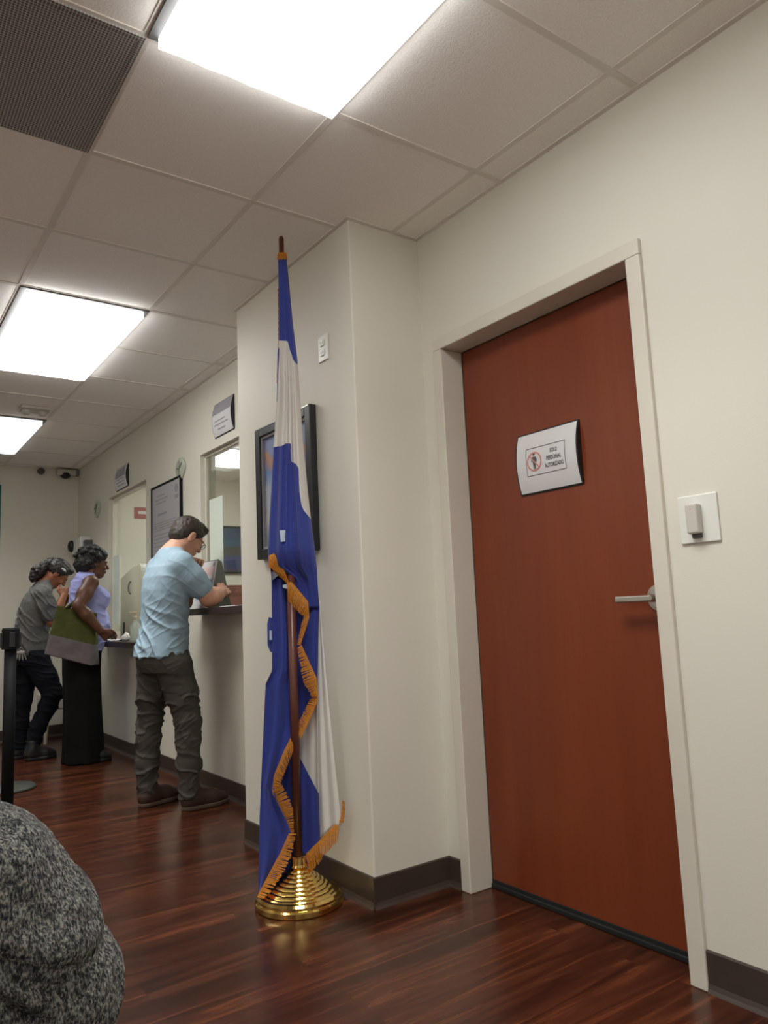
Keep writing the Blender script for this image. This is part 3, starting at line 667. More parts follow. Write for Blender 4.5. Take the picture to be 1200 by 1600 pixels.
# ---- things on the nearer shelf
def quadslab(bm, p, n, th):       # a thin sheet with thickness
    n = Vector(n)*th; a = [bm.verts.new(Vector(q)) for q in p]; b = [bm.verts.new(Vector(q)+n) for q in p]
    bm.faces.new(a); bm.faces.new(b[::-1])
    for i in range(len(p)): j = (i+1) % len(p); bm.faces.new((a[i], a[j], b[j], b[i]))
t = thing('tabletop_sign', (1.86, 4.6, Z1), 'white printed tabletop sign leaning back on a dark stand in front of the man', 'sign')
Ls = [Vector((1.840, 4.735, Z1+.002)), Vector((1.840, 4.455, Z1+.002))]; tp = Vector((.062, 0, .30))
nn = Vector((-.98, 0, .2))
bm = B(); quadslab(bm, [Ls[0], Ls[1], Ls[1]+tp, Ls[0]+tp], -nn, .004); fs = obj('printed_face', bm, M['paper'], t)
def onface(bm, u0, u1, v0, v1):
    e = Ls[1]-Ls[0]; quadslab(bm, [Ls[0]+e*u+tp*v+nn*.001 for u, v in ((u0, v0), (u1, v0), (u1, v1), (u0, v1))], nn, .0006)
bm = B(); onface(bm, .10, .9, .70, .88); obj('pink_heading', bm, M['pink'], fs)
bm = B(); onface(bm, .08, .92, .18, .58); obj('blue_panel', bm, M['bluep'], fs)
bm = B(); [onface(bm, .14, .86, .24+.07*i, .27+.07*i) for i in range(5)]; bm2 = B(); onface(bm2, .80, .90, .88, .96); obj('printed_mark', bm2, M['papergrey'], fs); obj('printed_text', bm, M['papergrey'], fs)
bm = B(); quadslab(bm, [Ls[0]+Vector((.006,0,0)), Ls[1]+Vector((.006,0,0)), Ls[1]+tp*1.02+Vector((.006,0,0)), Ls[0]+tp*1.02+Vector((.006,0,0))], -nn, .005)
quadslab(bm, [Ls[1]+Vector((.012,.004,0)), Ls[1]+tp+Vector((.012,.004,0)), Ls[1]+tp+Vector((.03,.004,-.01)), Ls[1]+Vector((.155,.004,0))], (0,1,0), .006)
obj('stand_back', bm, M['greenpl'], t)
bm = B(); box(bm, 1.79, 1.91, 3.95, 4.17, Z1+.0005, Z1+.006, .001); tag(obj('paper_sheet', bm, M['paper']), 'white form on the nearer shelf just right of the writing fist', 'paper')
bm = B(); box(bm, 1.85, 1.96, 3.86, 3.99, Z1+.0065, Z1+.040, .003); tag(obj('notepad', bm, M['white']), 'small white pad on the nearer shelf against the pier edge', 'notepad')
bm = B(); box(bm, 1.9605, 1.9632, 4.50, 4.715, 1.28, 1.86); tag(obj('taped_sheet', bm, M['sheet']), 'pale translucent sheet taped to the nearer window behind the man\'s face', 'paper')
bm = B(); box(bm, 1.9605, 1.9632, 6.755, 6.935, 1.06, 1.67); tag(obj('taped_sheet', bm, M['sheet']), 'tall pale translucent sheet taped inside the far window', 'paper')
# ---- things on the far shelf
bm = B(); box(bm, 1.765, 1.935, 6.33, 6.85, Z2+.0005, Z2+.010, .002); tag(obj('paper_stack', bm, M['paper']), 'stack of white papers on the far shelf beside the woman in lavender', 'papers')
t = thing('desk_pen', (1.84, 6.21, Z2), 'black pen standing upright in a holder on the far shelf', 'pen')
bm = B(); lathe(bm, [(0, Z2+.001), (.036, Z2+.001), (.036, Z2+.008), (.012, Z2+.018), (0, Z2+.018)], 1.84, 6.21, 20); obj('holder', bm, M['black'], t, True)
bm = B(); tube(bm, [(1.84, 6.21, Z2+.015), (1.843, 6.212, Z2+.15)], [.006, .009], 10); obj('pen', bm, M['black'], t)
t = thing('spray_bottle', (1.905, 6.12, Z2), 'translucent bottle with a cream top on the far shelf behind the pen', 'bottle')
bm = B(); lathe(bm, [(0, Z2+.001), (.038, Z2+.001), (.040, Z2+.01), (.040, Z2+.12), (.016, Z2+.15), (.016, Z2+.165), (0, Z2+.165)], 1.905, 6.12, 20); obj('bottle_body', bm, M['frost'], t, True)
bm = B(); lathe(bm, [(0, Z2+.165), (.019, Z2+.166), (.019, Z2+.19), (.007, Z2+.195), (.007, Z2+.22), (0, Z2+.22)], 1.905, 6.12, 16); box(bm, 1.85, 1.915, 6.11, 6.13, Z2+.215, Z2+.232, .004); obj('pump_top', bm, mat('cream_plastic', (.55,.47,.35), .4), t)
s = SDF(.004); s.ell((1.80, 6.03, Z2+.026), (.035,.045,.024), k=.02); s.ell((1.815, 6.06, Z2+.045), (.022,.02,.026), k=.02); s.cap((1.79,6.00,Z2+.035), (1.80,5.99,Z2+.055), .014, .006); bm = wrinkle(s.build(), lambda p: .004*noise.noise(p*70))
tag(obj('crumpled_tissue', bm, M['white'], None, True), 'crumpled white tissue on the far shelf next to the upright pen', 'tissue')
t = thing('white_machine', (2.42, 7.45, .90), 'white round-topped machine with a dark curved handle behind the far window', 'machine')
bm = B(); nP = 18
pr_ = [(0, 0), (.74, 0)]+[(.74-.07+.07*math.cos(PI/2*i/6), .72-.07+.07*math.sin(PI/2*i/6)) for i in range(7)]+[(.52, .70), (.30, .655), (.05, .60), (0, .55)]
a = [bm.verts.new((2.26, 7.84-u, .905+v)) for u, v in pr_]; b = [bm.verts.new((2.58, 7.84-u, .905+v)) for u, v in pr_]
bm.faces.new(a); bm.faces.new(b[::-1])
for i in range(len(pr_)): j = (i+1) % len(pr_); bm.faces.new((a[i], a[j], b[j], b[i]))
bmesh.ops.bevel(bm, geom=bm.edges[:], offset=.012, segments=2, affect='EDGES', profile=.5)
obj('casing', bm, M['offwhite'], t, True)
bm = B(); tube(bm, [(2.253-.012*math.sin(PI*i/8), 7.39+.03*math.cos(PI*(i/8-.5)), 1.405+.058*math.sin(PI*(i/8-.5))) for i in range(9)], .008, 8); obj('curved_handle', bm, M['black'], t)
# ---- the office behind the glass
bm = B(); box(bm, 2.23, 2.95, 5.4, 7.95, 0, .90, .004); tag(obj('office_desk', bm, M['wallbeige']), 'tan office counter behind the far window holding the white machine', 'desk')
bm = B(); box(bm, XC2+.19, 2.75, 3.55, 5.3, 0, .78, .004); tag(obj('office_desk', bm, M['wallbeige']), 'low office desk behind the nearer window', 'desk')
ol = ceiling_light(2.42, 6.50, 'office ceiling light panel seen through the nearer window', 22, x1=3.62, y1=7.16, group='office ceiling lights')
ceiling_light(4.25, 4.3, 'added office fill light panel out of view behind the pier', 22, group='office ceiling lights')  # extra unseen panel added to lift the dark office
t = thing('exit_sign', (2.55, YB, 2.16), 'red and white notice on the office wall seen through the far window', 'sign')
bm = B(); box(bm, 2.505, 2.70, YB-.012, YB-.0005, 2.185, 2.305, .002); obj('sign_board', bm, M['redsign'] if 'redsign' in M else mat('red_sign', (.36,.07,.06), .5), t)
bm = B(); box(bm, 2.545, 2.70, YB-.014, YB-.011, 2.232, 2.264); obj('white_band', bm, M['paper'], t)
t = thing('seascape_picture', (3.8, YB, 1.55), 'large blue seascape picture on the office wall behind the nearer window', 'picture')
bm = B(); box(bm, 3.42, 4.35, YB-.022, YB-.012, 1.60, 2.11); obj('canvas', bm, M['seascape'], t)
bm = B()
for a in ((3.40, 3.42, 1.58, 2.13), (4.35, 4.37, 1.58, 2.13), (3.42, 4.35, 1.58, 1.60), (3.42, 4.35, 2.11, 2.13)): box(bm, a[0], a[1], YB-.030, YB-.0005, a[2], a[3], .002)
obj('picture_frame', bm, M['black'], t)
t = thing('office_cabinet', (3.7, 7.7, 0), 'dark wooden cabinet against the office wall below the seascape', 'cabinet')
bm = B(); box(bm, 3.15, 4.5, 7.50, YB-.001, 0, 1.42, .004); obj('carcass', bm, M['wood'], t)
for i in range(3):
    bm = B(); box(bm, 3.17+.44*i, 3.59+.44*i, 7.482, 7.499, .05, 1.39, .003); d_ = obj('door', bm, M['wood'], t)
    bm = B(); ball(bm, (3.55+.44*i, 7.472, .8), .014, 6); obj('knob', bm, M['steel'], d_, True)
# ---- white stool behind the women
t = thing('white_stool', (1.66, 7.72, 0), 'small white stool with splayed legs against the back wall behind the women', 'stool')
bm = B(); box(bm, 1.52, 1.84, 7.56, 7.90, .30, .44, .02, 3); obj('seat', bm, M['offwhite'], t, True)
for a, b in ((1.56, 7.60), (1.80, 7.60), (1.56, 7.86), (1.80, 7.86)):
    bm = B(); sx = -1 if a < 1.68 else 1; sy = -1 if b < 7.73 else 1
    tube(bm, [(a, b, .31), (a+.02*sx, b+.02*sy, .001)], [.022, .016], 10); obj('leg', bm, mat('pale_leg', (.50,.45,.36), .4) if 'pale_leg' not in bpy.data.materials else bpy.data.materials['pale_leg'], t)
# ---- stanchions
def stanchion(x, y, lab, rb=.175):
    t = thing('queue_stanchion', (x, y, 0), lab, 'stanchion', 'black queue posts')
    bm = B(); lathe(bm, [(0, .001), (rb, .001), (rb, .012), (rb-.012, .022), (.06, .030), (.035, .04), (0, .04)], x, y, 40); obj('base', bm, M['blackmet'] if rb > .175 else M['basegrey'], t, True)
    bm = B(); tube(bm, [(x, y, .035), (x, y, .96)], .0305, 24); obj('post', bm, M['blackmet'], t, True)
    bm = B(); tube(bm, [(x, y, .955), (x, y, 1.06), (x, y, 1.07)], [.045, .045, .040], 28); hd = obj('belt_head', bm, M['blackmet'], t)
    bm = B()
    for a in range(4): box(bm, x-.014+.038*math.cos(a*PI/2), x+.014+.038*math.cos(a*PI/2), y-.014+.038*math.sin(a*PI/2), y+.014+.038*math.sin(a*PI/2), .965, 1.045, .003)
    obj('belt_clip', bm, M['black'], hd)
M['basegrey'] = mat('grey_cast_base', (.045,.05,.042), .5)
q = CAM+ray(14.5, 1100)*4.05; stanchion(q.x, q.y, 'nearer black queue post at the left edge of the photo', .18)
q = at_axis(12, 1234, 2, 0); stanchion(q.x, q.y, 'second black queue post hidden behind the nearer one, only its round grey base showing')

# ================================================================== THE FLAG
PB = at_axis(468, 1411, 2, 0); PB = Vector((PB.x, PB.y, 0))
NV = -Vector((PB.x, PB.y, 0)).normalized(); UV_ = Vector((-NV.y, NV.x, 0))
if UV_.dot(RGT) < 0: UV_ = -UV_
def fl(px, py, n=0.0):           # pixel of the photograph -> a point n metres in front of the pole's plane
    return at_plane(px, py, PB+NV*n, NV)
ft = thing('flag_on_pole', tuple(PB), 'blue and white flag with gold fringe draped on a pole in a brass base', 'flag')
bm = B(); pf = [(0, .001), (.163, .001), (.165, .004), (.165, .020), (.161, .026), (.158, .027), (.158, .036), (.150, .044)]
r, z = .140, .046
while r > .038:
    pf += [(r, z), (r-.004, z+.0045), (r-.013, z+.0065)]; r -= .0145; z += .0105
pf += [(.034, z+.004), (.029, z+.012), (.027, z+.034), (.030, z+.036), (.030, z+.042), (.024, z+.044), (0, z+.044)]
lathe(bm, pf, PB.x, PB.y, 96); obj('brass_base', bm, M['brass'], ft, False)
ztop = 2.652
bm = B(); tube(bm, [(PB.x, PB.y, .1), (PB.x, PB.y, 1.30)], .0168, 24); tube(bm, [(PB.x, PB.y, 1.30), (PB.x, PB.y, ztop-.01), (PB.x, PB.y, ztop)], [.0135, .0108, .007], 24); obj('pole', bm, M['polewood'], ft, True)
I = lambda y, t: float(np.interp(y, [a for a, _ in t], [b for _, b in t]))
LFT = [(398,434.5),(450,436),(530,436),(552,434),(600,433.5),(632,432.5),(660,430.5),(700,427.5),(760,424.5),(820,421),(860,419),(884,419.5),(900,421)]
RGTB = [(398,447.5),(440,450),(480,454),(520,459),(560,464),(600,467),(650,470.5),(700,474),(760,480),(815,486),(860,492),(890,495),(950,499)]
def stripeS1(x, y):
    b1 = I(x, [(436,532),(449,533),(450.5,536),(453,546),(457,560),(461,567),(468,572)])
    b2 = I(x, [(425,699),(440,697),(447,693),(454.3,693),(454.9,721),(461,724),(466.8,732),(467.3,765),(471,790),(474,797),(485,811),(492,820)])
    s = min(y-b1, b2-y)
    if y < 632: s = min(s, (x-(I(y, [(530,430),(545,436.5),(632,433.5)])))*2)
    return s
fv, ff, fs_ = [], [], []
def grid(nu, nv, fn, hole=None):
    o = len(fv)
    for j in range(nv+1):
        for i in range(nu+1):
            p, s = fn(i/nu, j/nv); fv.append(p); fs_.append(s)
    for j in range(nv):
        for i in range(nu):
            ff.append((o+j*(nu+1)+i, o+j*(nu+1)+i+1, o+(j+1)*(nu+1)+i+1, o+(j+1)*(nu+1)+i))
mpp = 2.98/F
def S1(a, b):            # front of the bundle, round the pole, with pleats that deepen downwards
    y = 398+(950-398)*b
    lo, hi = I(y, LFT), I(y, RGTB)
    if y > 884: lo = lo+(I(y, [(884,0),(905,34),(950,42)]))
    x = lo+(hi-lo)*a; t = 2*a-1; w = (hi-lo)*mpp/2
    d = w*.75*math.sqrt(max(0, 1-t*t))+.004
    g = min(1, max(0, (y-430)/250))
    d += g*(.010*math.sin(a*15.0+.004*y)+.006*math.sin(a*29+1.0)+.003*math.sin(a*47+y*.01))*(1-t*t)**.5
    if y > 850:
        k = (y-850)/100; k = k*k*(3-2*k); d = d*(1-k)+k*(-w*.55*math.sqrt(max(0, 1-t*t))-.004)
    return fl(x, y, d), stripeS1(x, y)
grid(90, 120, S1)
LB = [(398,434.5),(530,436),(600,433.5),(660,430.5),(700,427.5),(760,424.5),(820,421),(860,419),(900,424),(930,424.5),(1048,425),(1056,421),(1069,415),(1100,413.5),(1164,410.5),(1278,405.5),(1389,404),(1400,403)]
RB = [(398,447.5),(520,459),(600,467),(700,474),(815,486),(890,495),(950,499),(975,498),(1069,496),(1110,496),(1225,497.5),(1308,500),(1335,499),(1400,478)]
def stripeB(x, y):
    if y < 905: return stripeS1(x, y)
    Fl = 1150-(x-469)*2.04; Lw = 1188+(x-471)*1.9
    if x > 462: return min(y-Fl, Lw-y)
    return -20
def S2(a, b):            # back of the bundle down to the hem
    y = 398+(1392-398)*b
    lo, hi = I(y, LB), I(y, RB)
    if y > 1330: hi = I(y, [(1330,499),(1352,478),(1366,450),(1392,420)])
    x = lo+(hi-lo)*a; t = 2*a-1; w = (hi-lo)*mpp/2
    d = -w*.55*math.sqrt(max(0, 1-t*t))-.004
    g = min(1, max(0, (y-450)/300))
    d -= g*(.008*math.sin(a*17+.003*y)+.005*math.sin(a*31+2))*(1-t*t)**.5
    if y > 900: d -= .012*(1-abs(t))
    if y > 1290 : d = min(d, -.02) if x > 440 else d
    return fl(x, y, d), stripeB(x, y)
grid(90, 160, S2)
def S3(a, b):            # left fold hanging in front, its right edge carrying the fringe
    y = 905+(1396-905)*b
    lo = I(y, LB)+.5; hi = I(y, [(905,452),(940,456),(1010,464),(1060,462),(1130,462),(1160,456),(1190,445),(1215,436),(1232,428),(1250,432),(1280,447),(1303,455),(1340,448),(1366,436),(1390,416),(1396,408)])
    x = lo+(hi-lo)*a
    d = -.022+.016*math.sin(a*9+.004*y)*min(1, a*4)+I(y, [(905,.0),(1130,-.002),(1200,.012),(1396,.024)])*a+I(y, [(905,0),(1150,0),(1396,.03)])*(1-a)
    if y < 1150 and x > 444: d = min(d, -.0215)
    return fl(x, y, d), -20
grid(40, 90, S3)
def S4(a, b):            # white corner spread towards the pier
    y0 = 932+6*a; lo0 = 495
    top = (lo0+a*5, y0)
    bot = (484+(534-484)*a, 1342-52*a-14*math.sin(a*PI))
    bx = a
    x = top[0]+(bot[0]-top[0])*(b**(1.15 if a > .5 else 1.8)); y = top[1]+(bot[1]-top[1])*b
    if a < .35: x = max(x, 488) if b < .85 else x
    d = -.052+.097*a*b+.008*math.sin(a*16+.6)*b-.03*max(0, 1-a*2.2)*b
    return fl(x, y, d), 20
grid(30, 60, S4)
me = bpy.data.meshes.new('flag_cloth'); me.from_pydata([tuple(p) for p in fv], [], ff)
at_ = me.attributes.new('stripe', 'FLOAT', 'POINT'); at_.data.foreach_set('value', fs_)
for p in me.polygons: p.use_smooth = True
fo = link('flag_cloth', me, M['flag'], ft)
sm = fo.modifiers.new('cloth_thickness', 'SOLIDIFY'); sm.thickness = .0012
M['star'] = mat('pale_star_cloth', (.42,.50,.60), .7)
# emblem stars showing in the folds
for poly, d in (([(437,829),(446,828.5),(445.5,846),(439,847)], None), ([(442,914),(455,911),(454,918),(448,920),(442,918)], .012), ([(424,893),(434,893),(436,898),(429,904),(424,908)], -.012), ([(421,985),(425,985),(425,1000),(421,1000)], -.012)):
    c = Vector((0,0,0)); pts = []
    for x, y in poly:
        if d is None:
            lo, hi = I(y, LFT), I(y, RGTB); a = (x-lo)/(hi-lo); q = S1(a, (y-398)/552.)[0]; pts.append(q+NV*.006)
        else: pts.append(fl(x, y, d))
    bm = B(); quadslab(bm, pts, NV, .0008); obj('emblem_star', bm, M['star'], fo)
bm = B(); quadslab(bm, [fl(x, y, -.028) for x, y in ((420,964),(426,966),(426,1020),(422,1018),(418,1008),(417.5,975))], NV, .001)
obj('blue_corner', bm, M['flagblue'] if 'flagblue' in M else mat('flag_blue_cloth', (.034,.050,.265), .7), fo)
# gold fringe: ribbons of separate threads between an attached edge and a free edge
def fringe(A, Bq, na, nb=None, step=1.5):
    nb = nb or na; bm = B()
    def samp(P, t):
        L = [0]
        for p, q in zip(P, P[1:]): L.append(L[-1]+math.hypot(q[0]-p[0], q[1]-p[1]))
        s = t*L[-1]; return np.interp(s, L, [p[0] for p in P]), np.interp(s, L, [p[1] for p in P])
    Lg = max(sum(math.hypot(q[0]-p[0], q[1]-p[1]) for p, q in zip(P, P[1:])) for P in (A, Bq))
    n = max(6, int(Lg/step))
    for i in range(n):
        t0, t1 = i/n, (i+1)/n; j = random.uniform(1.08, 1.24); k = random.uniform(-.006, .006); dn = random.uniform(-.002, .002)
        prev = None
        for s in (-.06, .35, .7, j):
            r = []
            for tt in (t0, t1):
                tt2 = min(1, max(0, tt+k*s*3)); a = samp(A, tt2); b = samp(Bq, tt2)
                r.append(bm.verts.new(fl(a[0]+(b[0]-a[0])*s, a[1]+(b[1]-a[1])*s, (na(tt) if callable(na) else na)+((nb(tt) if callable(nb) else nb)-(na(tt) if callable(na) else na))*s+.004*math.sin(s*3)+dn*s)))
            if prev: bm.faces.new((prev[0], prev[1], r[1], r[0]))
            prev = r
    # woven header tape along the attached edge
    bmesh.ops.solidify(bm, geom=bm.faces[:], thickness=.0015)
    obj('fringe', bm, M['fringe'], ft)
fringe([(420,869),(436,862),(441,856),(453,853)], [(420,886),(436,879),(444,873),(453,871)], .040)
fringe([(420,884),(428,879),(438,876)], [(428,893),(440,902),(452,910)], .034, .024)
fringe([(449,911),(456,911),(481,941),(482,952)], [(450,935),(455,939),(475,960),(476,962)], .022, .020)
fringe([(482,948),(482.5,966),(469.5,1008)], [(475.5,960),(475,964),(464.5,1008)], .018, .012)
fringe([(471,1008),(494,1060),(496.5,1086)], [(465,1011),(477,1065),(490,1090)], .012, .014)
fringe([(496.5,1084),(496,1096),(469,1154)], [(489,1086),(487,1092),(462,1142)], .012, -.005)
fringe([(458,1146),(444,1174),(428.5,1212),(426,1238)], [(458,1170),(447,1196),(437,1222),(436,1236)], .004, .016)
fringe([(426,1230),(427,1240),(437,1263),(452,1304)], [(437,1222),(441,1232),(459,1272),(461,1303)], .004, .008)
fringe([(452,1302),(440,1330),(409,1388),(402,1402)], [(461,1302),(453,1336),(437,1368),(420,1394),(410,1404)], .030, lambda t: .034+.05*t)
fringe([(429,1376),(445,1366),(462,1352)], [(427,1386),(440,1381),(460,1370)], -.03, -.02)
fringe([(477,1337),(498,1316),(531,1282)], [(483,1360),(500,1342),(506,1332),(529,1308)], lambda t: -.005+.045*t, lambda t: .0+.045*t)
fringe([(531,1284),(534,1268),(535,1250)], [(536,1286),(538.5,1270),(538,1252)], .043)
fringe([(434.5,395),(447.5,395)], [(432.5,404),(449.5,404)], .014, .022)
fringe([(435,450),(435.8,500),(435.5,545),(433,600)], [(433.8,450),(434.4,500),(434,545),(431.8,600)], .002)

# ================================================================== PEOPLE
def torso_under(secs, d=.018): return [(z, cx, cy, rx-d, ry-d) for z, cx, cy, rx, ry in secs]
# ---------------- man in the light blue T-shirt, leaning on the shelf
def man():
    cy = 4.43
    t = thing('person', (1.55, cy, 0), 'man in light blue T-shirt and grey jeans leaning on the shelf, hand at his chin', 'person', 'people at the service windows')
    Mh = headframe((1.700, 4.435, 1.575), .12, .60)
    nb = (1.592, 4.43, 1.455)
    sh = [(.865,1.525,cy,.152,.192),(.90,1.53,cy,.148,.190),(.95,1.535,cy,.140,.182),(1.05,1.545,cy,.128,.172),(1.15,1.552,cy,.128,.180),(1.25,1.556,cy,.130,.196),(1.33,1.562,cy,.122,.206),(1.39,1.570,cy,.104,.198),(1.43,1.580,cy,.084,.150),(1.468,1.590,cy,.066,.088),(1.492,1.598,cy,.060,.072)]
    eR, eL = Vector((1.758,4.250,1.192)), Vector((1.745,4.60,1.182))
    sR, sL = Vector((1.598,4.258,1.385)), Vector((1.578,4.602,1.385))
    wR = Vector((1.876,4.342,1.228)); wL = Vector((1.778,4.525,1.385))
    b = SDF(.0034)
    b.loft([q for q in torso_under(sh, .022) if q[0] > .98][:-1], .02); add_head(b, Mh, nb, neck_r=.057)
    b.cap((1.60,4.27,1.40), nb, .05, .055, .05); b.cap((1.59,4.59,1.40), nb, .05, .055, .05)
    b.chain([sR, sR.lerp(eR,.5), eR], [.058,.056,.050], .03); b.chain([eR, eR.lerp(wR,.4), wR], [.050,.052,.034], .02)
    b.chain([sL, sL.lerp(eL,.5), eL], [.052,.050,.041], .03); b.chain([eL, eL.lerp(wL,.35), wL], [.041,.045,.028], .02)
    dR = (wR-eR).normalized()
    fingers(b, wR, (dR*.9+Vector((.2,.15,.25))), Vector((-.2,.5,.85)), Vector((-.35,.9,-.4)), 1.5, ln=.078, r=.0096, palm=.066, kspread=.0225, thumb_curl=1.0)
    fingers(b, wL, Vector((.15,-.30,.75)), Vector((-.75,.15,.35)), Vector((-.6,-.55,.1)), 1.4, ln=.074, r=.0093, palm=.062, kspread=.0215, thumb_curl=.9)
    # hips and legs under the clothes
    b.loft([(.80,1.55,cy,.06,.11),(1.0,1.545,cy,.09,.13)], .02)
    for hp, kn, an in (((1.575,4.345,.80),(1.640,4.300,.48),(1.640,4.292,.09)), ((1.525,4.515,.80),(1.512,4.565,.48),(1.500,4.577,.09))): b.chain([hp, kn, an], [.075,.05,.036], .03)
    obj('body', b.build(), M['skin'], t, True)
    add_eyes(t, Mh)
    # hair
    R = Mh.to_3x3(); h = SDF(.004); T = lambda *p: tuple(Mh @ Vector(p))
    h.ell(T(-.016,0,.038), (.104,.083,.091), R, .02); h.ell(T(.055,0,.098), (.040,.055,.022), R, .03); h.ell(T(-.052,0,-.018), (.062,.070,.066), R, .03)
    for n, c in ((Vector((.80,0,-.60)), .030), (Vector((0,0,-1)), .075), (Vector((.5,0,-.86)), .052)):
        w = R @ n; h.plane(tuple(w), c+w.dot(Mh.translation))
    for y in (-1, 1): h.ell(T(-.002,.082*y,-.012), (.024,.014,.036), R, .006, True)
    bm = wrinkle(h.build(), lambda p: .0035*noise.noise(Vector((p.x*60,p.y*60,p.z*45)))); obj('hair', bm, M['hairman'], t, True)
    # glasses
    bm = B(); P = lambda x, y, z: Mh @ Vector((x,y,z))
    for y in (-1, 1):
        tube(bm, [P(-.004,.080*y,.014), P(.05,.078*y,.008), P(.100,.066*y,.004)], .0022, 6)
        cx = [P(.110-.004*abs(math.sin(a/12*PI)), (.034+.024*math.cos(2*PI*a/12))*y, -.003+.017*math.sin(2*PI*a/12)) for a in range(13)]; tube(bm, cx, .0021, 6, False)
    tube(bm, [P(.112,-.011,.004), P(.116,0,.006), P(.112,.011,.004)], .002, 6); gl = obj('glasses', bm, M['black'], t)
    bm = B()
    for y in (-1, 1): bm.faces.new([bm.verts.new(P(.108, (.034+.023*math.cos(2*PI*a/12))*y, -.003+.016*math.sin(2*PI*a/12))) for a in range(12)])
    obj('lens', bm, M['glass'], gl)
    # T-shirt
    s = SDF(.005); s.loft(sh, .02, 2.2)
    s.cap((1.60,4.28,1.405), (1.592,4.43,1.435), .066, .070, .05); s.cap((1.585,4.58,1.405), (1.592,4.43,1.435), .066, .070, .05)
    s.chain([sR+Vector((0,.01,.005)), sR.lerp(eR,.35), sR.lerp(eR,.66)], [.074,.073,.072], .03); s.chain([sL+Vector((0,-.01,.005)), sL.lerp(eL,.35), sL.lerp(eL,.66)], [.074,.071,.070], .03)
    dd = (eR-sR).normalized(); 
    nd = R @ Vector((0,0,1))
    s.ell(tuple(Mh @ Vector((-.01,0,-.13))), (.062,.060,.05), R, .01, True)
    # side vents at the hem
    s.ell((1.53,cy-.205,.855), (.020,.05,.035), None, .006, True)
    f1 = folds(5, .015, 3, .5); f2 = folds(9, .006, 9, -.5)
    def fw(p):
        low = min(1, max(.25, (1.30-p.z)/.25)); return (f1(p)+f2(p))*low+.0
    obj('t_shirt', wrinkle(s.build(), fw), M['tee'], t, True)
    # jeans
    s = SDF(.005)
    s.loft([(.775,1.545,cy,.125,.180),(.83,1.538,cy,.142,.190),(.89,1.535,cy,.136,.182),(.925,1.537,cy,.130,.176)], .03, 2.2)
    s.chain([(1.578,4.345,.80),(1.615,4.325,.64),(1.642,4.300,.49),(1.640,4.296,.40),(1.640,4.293,.25),(1.640,4.291,.075)], [.108,.090,.074,.069,.066,.060], .03)
    s.chain([(1.525,4.515,.80),(1.515,4.545,.64),(1.510,4.567,.49),(1.500,4.572,.38),(1.494,4.576,.25),(1.494,4.577,.075)], [.106,.088,.072,.070,.067,.060], .03)
    s.plane((0,0,-1), -.062)
    f3 = folds(6, .014, 1, .25); f4 = folds(11, .006, 5, -.4)
    def jw(p):
        k = .45 if p.z > .66 else (1.15 if p.z > .40 else (.6 if p.z > .22 else 1.2)); return (f3(p)+f4(p))*k
    jn = obj('jeans', wrinkle(s.build(), jw), M['jeans'], t, True)
    bm = B()
    for y in (4.35, 4.50): quadslab(bm, [Vector((1.392+.0,y-.055,.845)), Vector((1.392,y+.055,.845)), Vector((1.398,y+.05,.745)), Vector((1.396,y,.725)), Vector((1.398,y-.05,.745))], (-1,0,0), .004)
    bm.free()
    shoe('shoe', (1.592,4.291), .06, .305, .105, M['brownshoe'], M['sole'], t, .095)
    shoe('shoe', (1.437,4.548), .34, .30, .105, M['brownshoe'], M['sole'], t, .095)
man()
